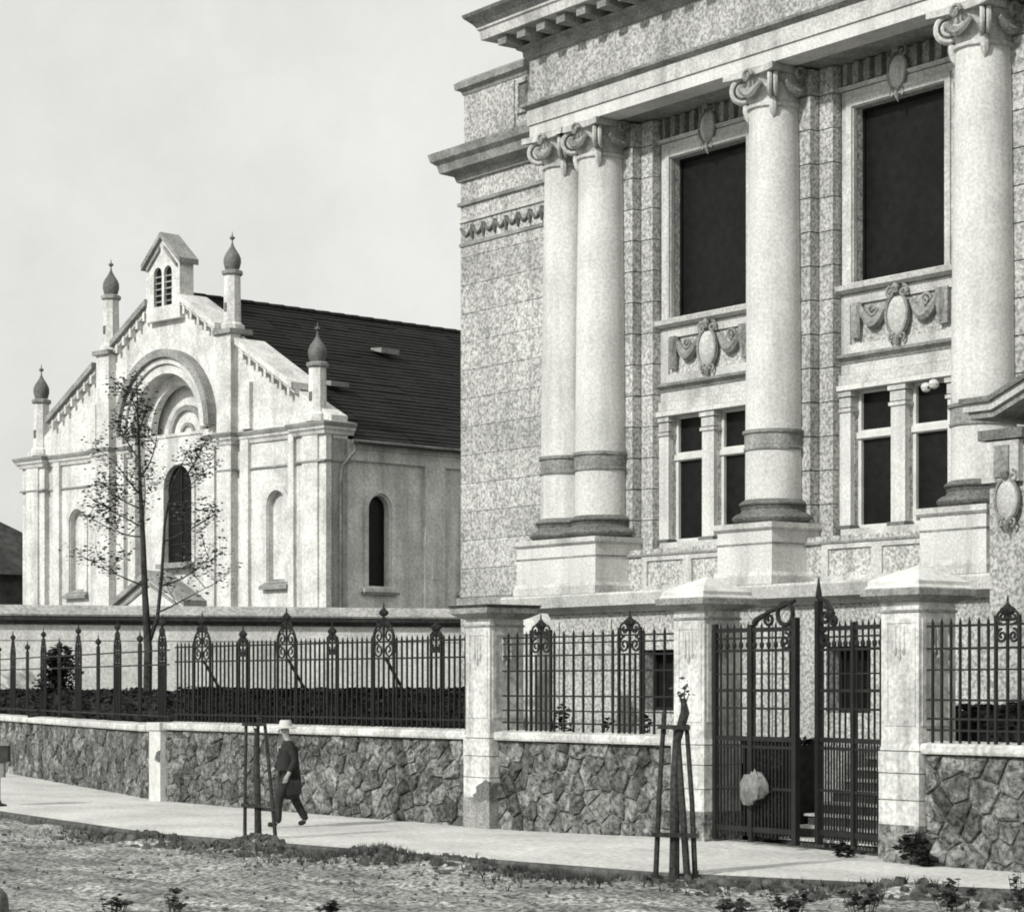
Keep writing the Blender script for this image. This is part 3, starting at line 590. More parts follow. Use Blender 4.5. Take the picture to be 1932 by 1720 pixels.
def gate(name, loc, rz, sgn, label, crest):
    G = thing(name, loc, label, 'gate', 'leaves of the iron entrance gate', rz, world=False); W_ = 1.80; b0 = .2
    for x, h, top in ((.03, .035, 3.30), (W_ * .46, .035, 3.28), (W_ - .035, .045, 3.36 if sgn > 0 else 3.60)):
        MB().box(sgn * x - h, sgn * x + h, -h, h, b0 - .08, top).build('stile', 'iron', G)
    for z, th in ((3.2, .032), (3.08, .014), (2.9, .02), (2.56, .012), (2.32, .022), (2.06, .016), (1.62, .035), (1.5, .02), (.9, .02), (.30, .04)):
        MB().bar((0, 0, z), (sgn * W_, 0, z), .016, th).build('rail', 'iron', G)
    me = bar_mesh(3.05, hb=.012); me2 = bar_mesh(1.35, hb=.010); n = 12
    for k in range(1, n):
        x = sgn * W_ * k / n; put(me, 'bar', G, (x, .0, b0))
    for k in range(n): put(me2, 'dog_bar', G, (sgn * W_ * (k + .5) / n, 0, b0))
    k = 0
    kn = MB()
    for k in range(1, n): kn.lathe([(.016, 2.93), (.035, 2.96), (.035, 3.0), (.016, 3.03)], sgn * W_ * k / n, 0, 6)
    kn.build('collar', 'iron', G)
    c = MB(); X = sgn * (W_ - .25)
    if crest == 'ring':
        c.tube([(X + .16 * cos(a), 0, 3.42 + .16 * sin(a)) for a in [2 * pi * i / 20 for i in range(21)]], .035, 6)
        c.tube(spiral((X - sgn * .34, 0, 3.35), .12, 1.4, (1, 0, 0), (0, 0, 1), sgn, 20, pi / 2), .025, 6)
        c.tube([(X + sgn * .2, 0, 3.6), (X - sgn * .1, 0, 3.52), (X - sgn * .35, 0, 3.45), (X - sgn * .62, 0, 3.34), (X - sgn * .66, 0, 3.28)], [.03, .04, .03, .05, .05], 6)
        c.tube(spiral((X, 0, 3.02), .13, 1.5, (1, 0, 0), (0, 0, 1), -sgn, 20, pi / 2), .022, 6)
    else:
        c.lathe([(.03, 3.55), (.06, 3.58), (.03, 3.62), (.05, 3.68), (.004, 3.95)], sgn * (W_ - .035), 0, 8)
        c.tube([(sgn * (W_ - .05), 0, 3.66), (X, 0, 3.58), (X - sgn * .15, 0, 3.46), (X - sgn * .22, 0, 3.3)], [.03, .035, .03, .02], 6)
        c.tube(spiral((X + sgn * .05, 0, 3.38), .13, 1.4, (1, 0, 0), (0, 0, 1), sgn, 20, pi / 2), .025, 6)
        c.tube(spiral((X - sgn * .2, 0, 3.32), .10, 1.4, (1, 0, 0), (0, 0, 1), -sgn, 20, pi / 2), .03, 6)
        c.tube(spiral((X + sgn * .05, 0, 3.05), .12, 1.4, (1, 0, 0), (0, 0, 1), -sgn, 20, pi / 2), .03, 6)
    c.build('crest', 'iron', G)
    return G
gate('gate_leaf', (-26.88, 23.24, 0), 0, 1, 'closed left leaf of the iron gate with ring crest', 'ring')
gate('gate_leaf', (-23.30, 23.24, 0), R(-12), -1, 'slightly open right leaf of the iron gate with spiked crest', 'spike')

# ================================================================== boundary wall of the next plot
w0 = Vector((-66.4, 27.0, 0)); w1 = Vector((-59.6, 45.5, 0)); dd = w1 - w0; ln = dd.length
bw_t = thing('boundary_wall', w0, 'high whitewashed wall with dark coping in front of the turreted hall', 'wall', None, math.atan2(dd.y, dd.x), world=False)
MB().box(-10, ln, 0, .5, -.2, 4.2).build('wall_face', 'wall', bw_t)
MB().sweep([(-.6, 4.2), (.05, 4.2), (.08, 4.28), (.22, 4.33), (.24, 4.42), (-.5, 4.44)], [(-10, 0), (ln, 0)]).build('coping_moulding', 'coping', bw_t)
MB().sweep([(-.6, 4.445), (.26, 4.445), (.28, 4.50), (-.1, 4.78), (-.6, 4.44)], [(-10, 0), (ln, 0)]).build('coping', 'copingtop', bw_t)
MB().box(-10, ln, -.012, .02, 3.72, 3.74).build('joint_line', 'base', bw_t)
# white block standing by the first pier
pb = MB(); pb.add([(-34.1, 24.9, 3.3), (-33.45, 24.9, 3.3), (-33.45, 25.3, 3.3), (-34.1, 25.3, 3.3), (-34.05, 24.9, 3.68), (-33.75, 24.9, 3.66), (-33.75, 25.3, 3.66), (-34.05, 25.3, 3.68)], [(0, 3, 2, 1), (4, 5, 6, 7), (0, 1, 5, 4), (1, 2, 6, 5), (2, 3, 7, 6), (3, 0, 4, 7)])
gp = thing('white_block', (-33.78, 25.1, 0), 'white block with sloping top on a shaft just left of the flat-capped pier', 'post')  # white block of unknown use, carried on a plain shaft
pb.build('sloped_top', 'white', gp); MB().box(-34.0, -33.6, 24.95, 25.25, 0, 3.3).build('block_shaft', 'pier', gp)

# ================================================================== twin-arched hall with onion turrets
S = thing('turreted_hall', (-84.50, 38.546, 0), 'pale gabled hall with onion-domed turrets and a dark tiled roof', 'building', None, R(8), world=False)
WD, CX = 18.1, 9.1
gab = [(0, 0), (WD, 0), (WD, 11.25), (17.2, 11.72), (CX, 16.45), (1.0, 11.72), (0, 11.25)]
nich = [arch(3.39, 5.85, 8.45, .47), arch(15.25, 5.85, 8.45, .47)]
MB().plate(gab, 0, .7, [arch(CX, .02, 11.4, 2.05, 24)] + nich).build('front_wall', 'synw', S)
MB().plate(rect(CX - 2.2, CX + 2.2, .02, 11.25), .45, .9, [arch(CX, 6.75, 9.4, .84)]).build('niche_wall', 'synw', S)
for c in (3.39, 15.25):
    bn = MB().plate(arch(c, 5.8, 8.45, .52), .22, .4).build('blind_niche', 'synw', S)
    MB().plate(arch(c, 5.85, 8.45, .68), -.06, .01, [arch(c, 5.86, 8.45, .50)]).build('niche_frame', 'synw', bn)
    MB().add([(c - .75, -.2, 5.62), (c + .75, -.2, 5.62), (c + .75, -.2, 5.74), (c - .75, -.2, 5.74), (c - .6, .22, 5.62), (c + .6, .22, 5.62), (c + .6, .22, 5.98), (c - .6, .22, 5.98)], [(0, 1, 2, 3), (4, 7, 6, 5), (3, 2, 6, 7), (0, 3, 7, 4), (1, 5, 6, 2), (0, 4, 5, 1)]).build('sill', 'syng', bn)
cw = MB().plate(arch(CX, 6.75, 9.4, 1.0), .38, .46, [arch(CX, 6.76, 9.4, .84)]).build('centre_window', 'synw', S)
MB().plate(arch(CX, 6.70, 9.4, .88), .60, .63).build('pane', 'glass', cw)
b = MB()
for k in range(3): b.box(CX - .82, CX + .82, .57, .59, 7.4 + k * .75, 7.44 + k * .75)
b.box(CX - .02, CX + .02, .565, .595, 6.75, 10.1).build('glazing_bar', 'iron', cw)
MB().box(CX - .95, CX + .95, .1, .5, 6.56, 6.72).build('sill', 'syng', cw)
# archivolts
MB().plate(arch(CX, 10.9, 11.4, 2.3, 24), .95, 1.2).build('tympanum', 'synw', S)
MB().box(CX - 2.05, CX + 2.05, .40, 1.0, 11.25, 11.36).build('tympanum_sill', 'synw', S)
MB().plate(half_ring(CX, 11.4, 2.03, 2.34), -.16, .1).build('archivolt', 'synw', S)
MB().plate(half_ring(CX, 11.4, 2.36, 2.56), -.26, .1).build('archivolt', 'white', S)
MB().plate(half_ring(CX, 11.4, 2.58, 2.86), -.40, .1).build('hood_mould', 'syng', S)
MB().plate(half_ring(CX, 11.4, 1.66, 2.045), .42, .7).build('archivolt', 'synw', S)
MB().plate(half_ring(CX - .1, 11.36, .86, 1.04), .82, .97).build('tympanum_arch', 'syng', S)
MB().plate(half_ring(CX - .1, 11.36, .30, .42), .86, .97).build('tympanum_arch', 'syng', S)
# pilasters and piers on the front
for x0, x1, o_, zt in ((0, 1.5, .22, 10.75), (.35, 1.15, .30, 10.75), (1.95, 2.35, .14, 10.75), (4.45, 4.8, .14, 10.75), (5.07, 5.87, .32, 14.42), (6.2, 6.6, .18, 10.75), (11.6, 12.0, .18, 10.75), (12.33, 13.13, .32, 14.42), (13.4, 13.85, .14, 10.75), (16.0, 16.3, .14, 10.75), (16.6, WD, .22, 10.75), (16.95, 17.75, .30, 10.75)):
    MB().box(x0, x1, -o_, .1, .0, zt).build('pilaster', 'synw', S)
for x0, x1 in ((13.42, 13.95), (4.25, 4.78)): MB().box(x0, x1, -.16, .1, 11.1, 12.7).build('pilaster', 'synw', S)
def step_path(a, bnd, brk):      # plan of the cornice following the piers
    pts = [(a, -.0)] if a > 0 else [(a, .8), (a, 0)]
    cur = 0
    for x0, x1, o_ in brk: pts += [(x0, cur), (x0, -o_), (x1, -o_), (x1, cur)]
    return pts + ([(bnd, 0)] if bnd < WD else [(bnd, 0), (bnd, 1.0)])
prof = [(-.3, 10.62), (.04, 10.62), (.08, 10.72), (.15, 10.78), (.17, 10.86)]; prof2 = [(-.3, 10.865), (.19, 10.865), (.23, 10.95), (.24, 11.0), (-.3, 11.12)]
pa = [(-.02, .8), (-.02, -.30), (1.52, -.30), (1.52, -.03), (5.03, -.03), (5.03, -.32), (5.91, -.32), (5.91, -.03), (6.9, -.03)]
pb_ = [(11.3, -.03), (12.29, -.03), (12.29, -.32), (13.17, -.32), (13.17, -.03), (16.56, -.03), (16.56, -.30), (WD + .02, -.30), (WD + .02, .9)]
for p in (pa, pb_):
    c_ = MB().sweep(prof, p).build('cornice', 'synw', S); MB().sweep(prof2, p).build('cornice_top', 'syng', c_)
    MB().sweep([(-.1, 9.72), (.03, 9.72), (.03, 9.78), (-.1, 9.78)], p).build('string', 'syng', S)
# raking copings with corbels
for sg in (-1, 1):
    for u0, u1 in ((.95, 3.15), (4.28, 7.35)):
        xa, xb = CX + sg * u0, CX + sg * u1; z = lambda u: 16.45 - u * .5775
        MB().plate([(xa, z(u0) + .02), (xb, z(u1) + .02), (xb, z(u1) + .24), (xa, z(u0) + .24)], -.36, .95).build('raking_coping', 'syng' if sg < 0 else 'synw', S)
        MB().plate([(xa, z(u0) - .14), (xb, z(u1) - .14), (xb, z(u1) + .015), (xa, z(u0) + .015)], -.2, .05).build('raking_band', 'synw', S)
        n = int((u1 - u0) / .42)
        for k in range(n):
            u = u0 + .25 + k * .42; MB().box(CX + sg * u - .06, CX + sg * u + .06, -.24, .05, z(u) - .36, z(u) - .02).build('corbel', 'synw', S)
def turret(x, y, z0, z1, bulb_h, r, label=None, sq=False):
    T = bpy.data.objects.new('turret', None); COL.objects.link(T); T.parent = S
    if label: T['label'] = label
    b = MB(); b.lathe([(r * 1.22, z0 - .32), (r * 1.28, z0 - .22), (r * 1.28, z0 - .1), (r * 1.0, z0), (r * .98, z0 + .5), (r * .93, z1)], x, y, 8, pi / 8); b.build('turret_shaft', 'synw', T)
    MB().lathe([(r * .98, z1 - .06), (r * 1.2, z1), (r * 1.2, z1 + .10), (r * .9, z1 + .14)], x, y, 8, pi / 8).build('turret_ring', 'syng', T)
    zb = z1 + .12; k = bulb_h
    MB().lathe([(r * .72, zb), (r * .86, zb + .12 * k), (r * .98, zb + .28 * k), (r * .96, zb + .42 * k), (r * .78, zb + .56 * k), (r * .48, zb + .70 * k), (r * .24, zb + .82 * k), (r * .11, zb + .93 * k), (r * .07, zb + 1.02 * k)], x, y, 16).build('onion_dome', 'dome', T, smooth=True)
    MB().lathe([(.02, zb + 1.0 * k), (.025, zb + 1.06 * k), (.09, zb + 1.10 * k), (.09, zb + 1.16 * k), (.025, zb + 1.19 * k), (.004, zb + 1.36 * k)], x, y, 8).build('finial', 'dome', T, smooth=True)
    MB().box(x - .07, x + .07, y - r * .98, y - r * .7, z0 + .35, z0 + .65).build('slit', 'dark_stone', T)
turret(.87, .05, 11.4, 13.1, 1.0, .31)
turret(5.47, .05, 14.85, 16.5, 1.0, .31)
turret(12.73, .05, 14.85, 16.5, 1.0, .31)
turret(17.33, .05, 11.4, 12.9, 1.0, .32)
for x in (5.47, 12.73): MB().box(x - .50, x + .50, -.44, .55, 14.42, 14.58).build('pier_cap', 'syng', S)
# bell gable
bg_ = MB().plate([(8.1, 15.3), (10.1, 15.3), (10.1, 17.3), (CX, 18.2), (8.1, 17.3)], -.25, .35, [arch(8.8, 15.8, 16.95, .24), arch(9.4, 15.8, 16.95, .24)]).build('bell_gable', 'synw', S)
for c in (8.8, 9.4):
    MB().plate(arch(c, 15.8, 16.95, .24), -.12, -.10).build('louvre_opening', 'glass', bg_)
    b = MB()
    for k in range(5): b.box(c - .23, c + .23, -.2, -.13, 15.95 + .22 * k, 16.0 + .22 * k)
    b.build('louvre', 'syng', bg_)
for sg in (-1, 1):
    MB().plate([(CX, 18.22), (CX + sg * 1.16, 17.17), (CX + sg * 1.16, 17.37), (CX, 18.40)], -.38, .45).build('bell_gable_roof', 'syng', bg_)
    MB().plate([(CX + sg * .12, 17.92), (CX + sg * .9, 17.2), (CX + sg * .9, 17.08), (CX + sg * .12, 17.78)], -.34, -.29).build('bell_gable_moulding', 'syng', bg_)
# porch gable
pg = MB().plate([(7.1, 0), (11.1, 0), (11.1, 5.25), (CX, 6.2), (7.1, 5.25)], -.8, .1).build('porch', 'synw', S)
for sg in (-1, 1):
    MB().plate([(CX, 6.22), (CX + sg * 2.25, 5.16), (CX + sg * 2.25, 5.34), (CX, 6.44)], -1.0, .0).build('porch_roof', 'syng', pg)
    MB().plate([(CX, 6.02), (CX + sg * 1.95, 5.10), (CX + sg * 1.95, 5.0), (CX, 5.9)], -.86, -.79).build('porch_moulding', 'syng', pg)
# side wall: recessed bays, pilasters, arched windows
SM = lambda u, v, w_: (WD - w_, u, v)
bays_b = [(.72, 4.15), (5.05, 8.5), (9.4, 12.85), (13.75, 17.2)]
MB().plate(rect(.0, 22, 0, 10.5), 0, .14, [rect(a_, b_, .1, 9.82) for a_, b_ in bays_b], mp=SM).build('side_frame', 'synw', S)
wins = [2.18, 6.5, 10.9, 15.2]
MB().plate(rect(.6, 22, 0, 10.45), .14, .75, [arch(c, 5.70, 8.28, .45) for c in wins], mp=SM).build('side_wall', 'synw', S)
for c in wins:
    sw = MB().plate(arch(c, 5.62, 8.28, .68), .06, .145, [arch(c, 5.70, 8.28, .52)], mp=SM).build('side_window', 'synw', S)
    MB().plate(arch(c, 5.68, 8.28, .47), .40, .42, mp=SM).build('pane', 'glass', sw)
    MB().box(WD - .16, WD + .06, c - .78, c + .78, 5.50, 5.62).build('sill', 'synw', sw)
    MB().box(WD - .2, WD + .04, c - .78, c + .78, 5.42, 5.49).build('sill_drip', 'syng', sw)
b = MB(); [b.plate(rect(u - .16, u + .16, 6.0, 6.9), -.02, .02, mp=SM) for u in (4.6,)]; b.build('blank_tablet', 'synw', S)
MB().box(WD - .3, WD + .10, .95, 22, 10.2, 10.42).build('eaves_band', 'synw', S)
MB().box(0, .6, .7, 22, 0, 10.5).box(.5, WD - .7, 21.4, 22, 0, 11).build('rear_walls', 'synw', S)
# roof in stepped courses
rf = bpy.data.objects.new('roof', None); COL.objects.link(rf); rf.parent = S
def slope(sg):
    b = MB(); n = 38; xe = 9.45; ze, zr = 10.32, 16.28
    for k in range(n):
        u0, u1 = xe * (1 - k / n), xe * (1 - (k + 1) / n) - .04; za = ze + (zr - ze) * k / n; zb = ze + (zr - ze) * (k + 1) / n
        for j in range(16):
            y0, y1 = .8 + j * 1.35, .8 + (j + 1) * 1.35; w_ = .035 * noise.noise((k * .9, j * .7, sg)); a, c = CX + sg * u0, CX + sg * u1
            b.add([(a, y0, za + .05 + w_), (a, y1, za + .05 + w_), (c, y1, zb + .03), (c, y0, zb + .03), (a, y0, za + w_), (a, y1, za + w_)], [(0, 1, 2, 3), (0, 4, 5, 1)])
    return b
o = slope(1).build('tile_courses', 'roof', rf); o['kind'] = 'stuff'; o = slope(-1).build('tile_courses', 'roof', rf); o['kind'] = 'stuff'
b = MB()
for k in range(60): b.tube([(CX, .9 + k * .36, 16.30 + .012 * (k % 2)), (CX, 1.24 + k * .36, 16.33 + .012 * (k % 2))], [.12, .10], 8)
o = b.build('ridge_tiles', 'roof', rf); o['kind'] = 'stuff'
for a_, b_, w_ in ((12.0, 7.7, .55), (15.05, 2.75, .5)):
    z = 10.38 + (18.55 - a_) * .63
    h = MB(); h.add([(a_ - .25, b_ - w_, z + .20), (a_ + .3, b_ - w_, z + .05), (a_ + .3, b_ + w_ * .6, z + .05), (a_ - .25, b_ + w_ * .6, z + .20), (a_ - .25, b_ - w_, z + .27), (a_ + .35, b_ - w_, z + .22), (a_ + .35, b_ + w_ * .6, z + .22), (a_ - .25, b_ + w_ * .6, z + .27)], [(0, 3, 2, 1), (4, 5, 6, 7), (0, 1, 5, 4), (1, 2, 6, 5), (2, 3, 7, 6), (3, 0, 4, 7)]); h.build('roof_hatch', 'skyl', rf)
MB().tube([(WD + .28, .78, 10.42), (WD + .30, .78, 10.1), (WD + .12, .40, 9.6), (WD + .10, .34, 9.2), (WD + .10, .34, 0)], .055, 7).build('downpipe', 'dark_stone', S)
MB().tube([(WD + .36, .6, 10.4), (WD + .36, 22, 10.4)], .07, 6).build('gutter', 'dark_stone', S)

# far house at the left edge
H = thing('far_house', (-90.5, 33.5, 0), 'dark far house with hipped roof and chimney at the left edge', 'house', None, R(8), world=False)
MB().box(-9, 4.4, 0, 9, 0, 6.8).build('wall', 'housew', H)
b = MB(); b.add([(-9.5, -.5, 6.7), (4.9, -.5, 6.7), (4.9, 9.5, 6.7), (-9.5, 9.5, 6.7), (-5, 4.5, 9.6), (1.5, 4.5, 9.6)], [(0, 1, 5, 4), (1, 2, 5), (2, 3, 4, 5), (3, 0, 4), (0, 3, 2, 1)]); hr = b.build('roof', 'houser', H)
MB().box(.6, 1.25, 4.2, 4.8, 8.9, 10.15).box(.54, 1.31, 4.14, 4.86, 10.15, 10.25).build('chimney', 'houser', hr)

# ================================================================== plants
def hedge(pts, z0, z1, wd, label, n, m_='hedge', size=.075):
    p0 = Vector((*pts[0], 0)); d = Vector((*pts[1], 0)) - p0; ln = d.length
    H_ = thing('hedge', p0, label, 'hedge', None, math.atan2(d.y, d.x), world=False)
    c = MB(); k = int(ln / .35) + 1
    for i in range(k + 1):
        x = ln * i / k; zt = z1 - .05 + .06 * noise.noise((x * 1.3 + p0.x, 0, 5)); c.v += [(x, .08, z0), (x, .04, zt - .1), (x, .15, zt), (x, wd - .15, zt), (x, wd - .04, zt - .1), (x, wd - .08, z0)]
    c.f = [(i * 6 + j, i * 6 + j + 1, (i + 1) * 6 + j + 1, (i + 1) * 6 + j) for i in range(k) for j in range(5)] + [(0, 1, 2, 3, 4, 5), tuple(k * 6 + 5 - j for j in range(6))]
    c.build('branches', 'hedge', H_)
    def f():
        x = random.uniform(0, ln); u = random.random(); top = z1 + .10 * noise.noise((x * 1.3 + p0.x, 0, 5)) + .12 * max(0, noise.noise((x * 4 + p0.x, 2, 5)))
        if u < .45: return (x, random.uniform(-.04, .1), random.uniform(z0, top))
        if u < .9: return (x, random.uniform(0, wd), top - random.random() ** 2 * .2)
        return (x, random.uniform(wd - .1, wd), random.uniform(z0, top))
    o = MB().leaves(n, f, size).build('foliage', m_, H_, fix=False); return H_
hedge(((PW + .1, 23.5), (-33.75, 23.5)), .6, 2.30, .8, 'clipped dark hedge behind the long railing, ending beside the flat-capped pier', 9000)
hedge(((PW - .972 * 24, 23.55 + .235 * 24), (PW, 23.52)), .6, 2.24, .8, 'clipped dark hedge along the far left railing', 10000)
hedge(((-28.6, 24.0), (-26.25, 24.0)), .0, 1.52, .9, 'dark clipped shrubbery behind the closed gate leaf', 3200)
hedge(((-23.6, 24.35), (-17.5, 24.35)), .0, 2.1, .9, 'dark shrubbery behind the railing right of the gate', 4200)
def shrub(name, loc, r, h, n, label, cat, m_='leaf', size=.06, stem=True, group=None):
    T = thing(name, loc, label, cat, group, 0, world=False)
    if stem:
        b = MB()
        for k in range(5):
            a = random.uniform(0, 6.28); b.tube([(0, 0, -.1), (r * .25 * cos(a), r * .25 * sin(a), h * .5), (r * .5 * cos(a), r * .5 * sin(a), h * .85)], [.03, .02, .008], 5)
        b.build('stems', 'bark', T)
    lumps = [(random.uniform(-.75, .75) * r * (1.15 - u), random.uniform(-.6, .6) * r * (1.15 - u), u * h, random.uniform(.3, .5) * r) for u in [.15, .25, .3, .4, .45, .5, .6, .65, .72, .8, .88]]
    def f():
        c = random.choice(lumps); v = Vector((random.gauss(0, 1), random.gauss(0, 1), random.gauss(0, 1))).normalized() * c[3] * random.uniform(.5, 1.05)
        return (c[0] + v.x, c[1] + v.y, max(.0, c[2] + v.z))
    MB().leaves(n, f, size).build('foliage', m_, T, fix=False); return T
shrub('bush', (-57.2, 27.0, .6), 1.0, 2.9, 2600, 'loose dark bush rising behind the far left railing', 'bush', 'hedge', .09)
shrub('rose_bush', (-31.75, 24.1, .3), .35, 1.85, 420, 'small dark rose bush behind the wide-meshed railing, nearest the flat-capped pier', 'bush', 'hedge', .06)
shrub('rose_bush', (-30.5, 24.1, .3), .22, 1.7, 200, 'thin dark rose bush behind the wide-meshed railing, near its middle', 'bush', 'hedge', .06)
shrub('rose_bush', (-29.55, 24.1, .3), .22, 1.75, 200, 'thin dark rose bush behind the wide-meshed railing, beside the basement window', 'bush', 'hedge', .06)
cb = MB(); cn = 14
for i_ in range(7):
    ph_ = pi * (i_ + .5) / 7
    for k_ in range(cn):
        a = 2 * pi * k_ / cn; q_ = 1 + .35 * noise.noise((cos(a) * 1.6, sin(a) * 1.6, i_ * .5)); cb.v.append((.30 * sin(ph_) * cos(a) * q_, .09 * sin(ph_) * sin(a) * q_, .22 * cos(ph_) * q_ + .05 * cos(a)))
cb.f = [(i_ * cn + k_, i_ * cn + (k_ + 1) % cn, (i_ + 1) * cn + (k_ + 1) % cn, (i_ + 1) * cn + k_) for i_ in range(6) for k_ in range(cn)] + [tuple(range(cn)), tuple(range(6 * cn + cn - 1, 6 * cn - 1, -1))]
cb = cb.build('cloth_bundle', 'paleleaf', smooth=True); cb.location = (-25.88, 23.12, .92); tag(cb, 'pale crumpled bundle hung low on the closed gate leaf', 'bundle')
shrub('weed_clump', (-22.5, 22.95, 0), .32, .42, 300, 'dark weeds growing at the foot of the right gate pier', 'weeds', 'hedge', .06, False)
shrub('weed_clump', (-24.0, 23.1, 0), .22, .22, 140, 'low dark weeds in front of the open gate leaf', 'weeds', 'hedge', .05, False)

def branchy(name, loc, label, H_, crown_z, trunk_r, spread, nleaf, fork=True):
    T = thing(name, loc, label, 'tree', None, R(54), world=False); tr = MB(); tips = []
    def limb(p, d, ln_, r, dep):
        pts = [p]; q = p.copy(); dd_ = d.copy()
        for k in range(5):
            dd_ = (dd_ + Vector((random.uniform(-.12, .12), random.uniform(-.12, .12), .05 + random.uniform(-.05, .1)))).normalized(); q = q + dd_ * ln_ / 5; pts.append(q.copy())
        tr.tube(pts, [r * (1 - .13 * k) for k in range(6)], 6 if dep else 8)
        if dep >= 3: tips.append(q); return
        tips.extend(pts[3:])
        for k in range(3):
            i = random.choice((2, 3, 4, 5)); a = random.uniform(0, 2 * pi); nd = (dd_ * .5 + Vector((cos(a), sin(a), random.uniform(.0, .5)))).normalized(); limb(pts[i], nd, ln_ * random.uniform(.45, .65), r * .5, dep + 1)
    main = [Vector((0, 0, 0)), Vector((.0, 0, 1.6)), Vector((.02, .0, 3.2)), Vector((-.05, 0, 4.4)), Vector((-.10, .05, 5.6)), Vector((-.16, 0, 6.8)), Vector((-.2, 0, 8.2)), Vector((-.25, 0, 9.4))]
    tr.tube(main, [trunk_r * f for f in (1.15, 1.0, .95, .72, .6, .42, .24, .06)], 9)
    sec = [Vector((.02, 0, 3.3)), Vector((.22, .05, 3.9)), Vector((.32, .0, 4.8)), Vector((.38, .05, 6.0)), Vector((.55, .1, 6.9)), Vector((.85, .1, 7.5))]
    tr.tube(sec, [trunk_r * f for f in (.6, .45, .38, .3, .2, .08)], 7); tips += sec[4:]
    for (x, z, dx, dz, ln_) in ((-.05, 4.6, -1, .25, 1.6), (-.08, 5.7, -1, -.05, 1.5), (-.08, 5.9, -1, .5, 1.6), (-.1, 6.3, -.8, .3, 1.7), (-.14, 6.6, -.8, .9, 1.5), (-.15, 7.0, .6, .9, 1.5), (-.18, 7.4, -.6, 1, 1.2), (-.2, 8.0, .5, 1, 1.1), (.4, 5.6, 1, .3, 1.7), (.3, 4.6, 1, .15, 1.9), (.2, 4.0, 1, .35, 1.8), (.6, 6.6, .9, .5, 1.1), (.9, 7.1, .5, .8, .9), (-.2, 8.4, -.4, 1, .9), (-.1, 6.0, .2, .6, 1.4)):
        for yy in (random.uniform(-.6, .6),): limb(Vector((x, 0, z)), Vector((dx, yy, dz)).normalized(), ln_ * .68, trunk_r * .22, 1)
    tr.build('trunk', 'bark', T, smooth=True)
    cr = MB(); good = [p for p in tips if p.z > 4.4]
    def f():
        p = random.choice(good); return p + Vector((random.gauss(0, .13), random.gauss(0, .13), random.gauss(0, .11)))
    cr.leaves(nleaf, f, .05).build('crown', 'leaf', T, fix=False); return T
branchy('sparse_tree', (-47.65, 24.6, 0), 'thin forked tree with sparse leaves standing behind the far left railing', 9.5, 5, .10, 1.5, 3800)

# young street trees in timber guards
def guard(loc, label, tl, h, legs, bars_z, trunk, seed):
    random.seed(seed); G_ = thing('tree_guard', loc, label, 'tree guard', 'timber guards round the young street trees', R(54), world=False)
    for (x0, y0, x1, y1, h1, r) in legs:
        MB().tube([(x0, y0, -.25), (x0 + (x1 - x0) * .5 + random.uniform(-.01, .01), y0 + (y1 - y0) * .5, h1 * .5), (x1, y1, h1)], [r * 1.1, r, r * .9], 7).build('stake', 'stake', G_)
    for z, xa, xb, y in bars_z: MB().bar((xa, y, z), (xb, y, z + random.uniform(-.02, .02)), .022, .028).build('crossbar', 'stake', G_)
    T = thing('young_tree', loc, tl, 'tree', 'young street trees', R(54), world=False)
    tb = MB(); tb.tube(trunk[0], trunk[1], 8)
    tip = trunk[0][-1]; tips = []
    for k in range(4):
        a = random.uniform(0, 6.28); q = Vector(tip) + Vector((.07 * cos(a), .07 * sin(a), random.uniform(.03, .16))); tb.tube([Vector(tip) - Vector((0, 0, .15)), q], [.014, .005], 4); tips.append(q)
    tb.build('trunk', 'bark', T, smooth=True)
    MB().leaves(16, lambda: random.choice(tips) + Vector((random.gauss(0, .06), random.gauss(0, .06), random.gauss(0, .07))), .045).build('crown', 'leaf', T, fix=False)
guard((-32.43, 18.67, -.03), 'timber tree guard of slanting stakes left of the walking person', 'young tree trunk inside the left timber guard', 1.85,
      [(-.21, 0, -.19, 0, 1.84, .028), (.30, -.05, .10, 0, 1.84, .030), (-.02, .25, -.01, .12, 1.8, .022)], [(.56, -.26, .05, -.06), (.50, .05, .32, -.06), (1.82, -.25, .12, -.05)],
      [[(0, 0, -.2), (-.01, 0, .6), (-.03, 0, 1.3), (-.02, 0, 1.75)], [.06, .052, .05, .04]], 4)
guard((-23.26, 19.45, -.05), 'tall timber tree guard standing in front of the iron gate', 'young tree trunk inside the timber guard before the gate', 2.1,
      [(-.25, 0, -.13, 0, 2.12, .034), (.27, -.02, .15, 0, 1.95, .034), (.17, -.12, .04, 0, 1.75, .045), (-.02, .2, .02, .1, 1.9, .035)], [(.56, -.30, .30, -.09), (1.92, -.22, .19, -.07)],
      [[(-.01, 0, -.2), (0, 0, .5), (0, 0, 1.2), (.03, 0, 1.75), (.13, 0, 2.1), (.11, 0, 2.28)], [.07, .062, .06, .055, .06, .03]], 8)
random.seed(21)
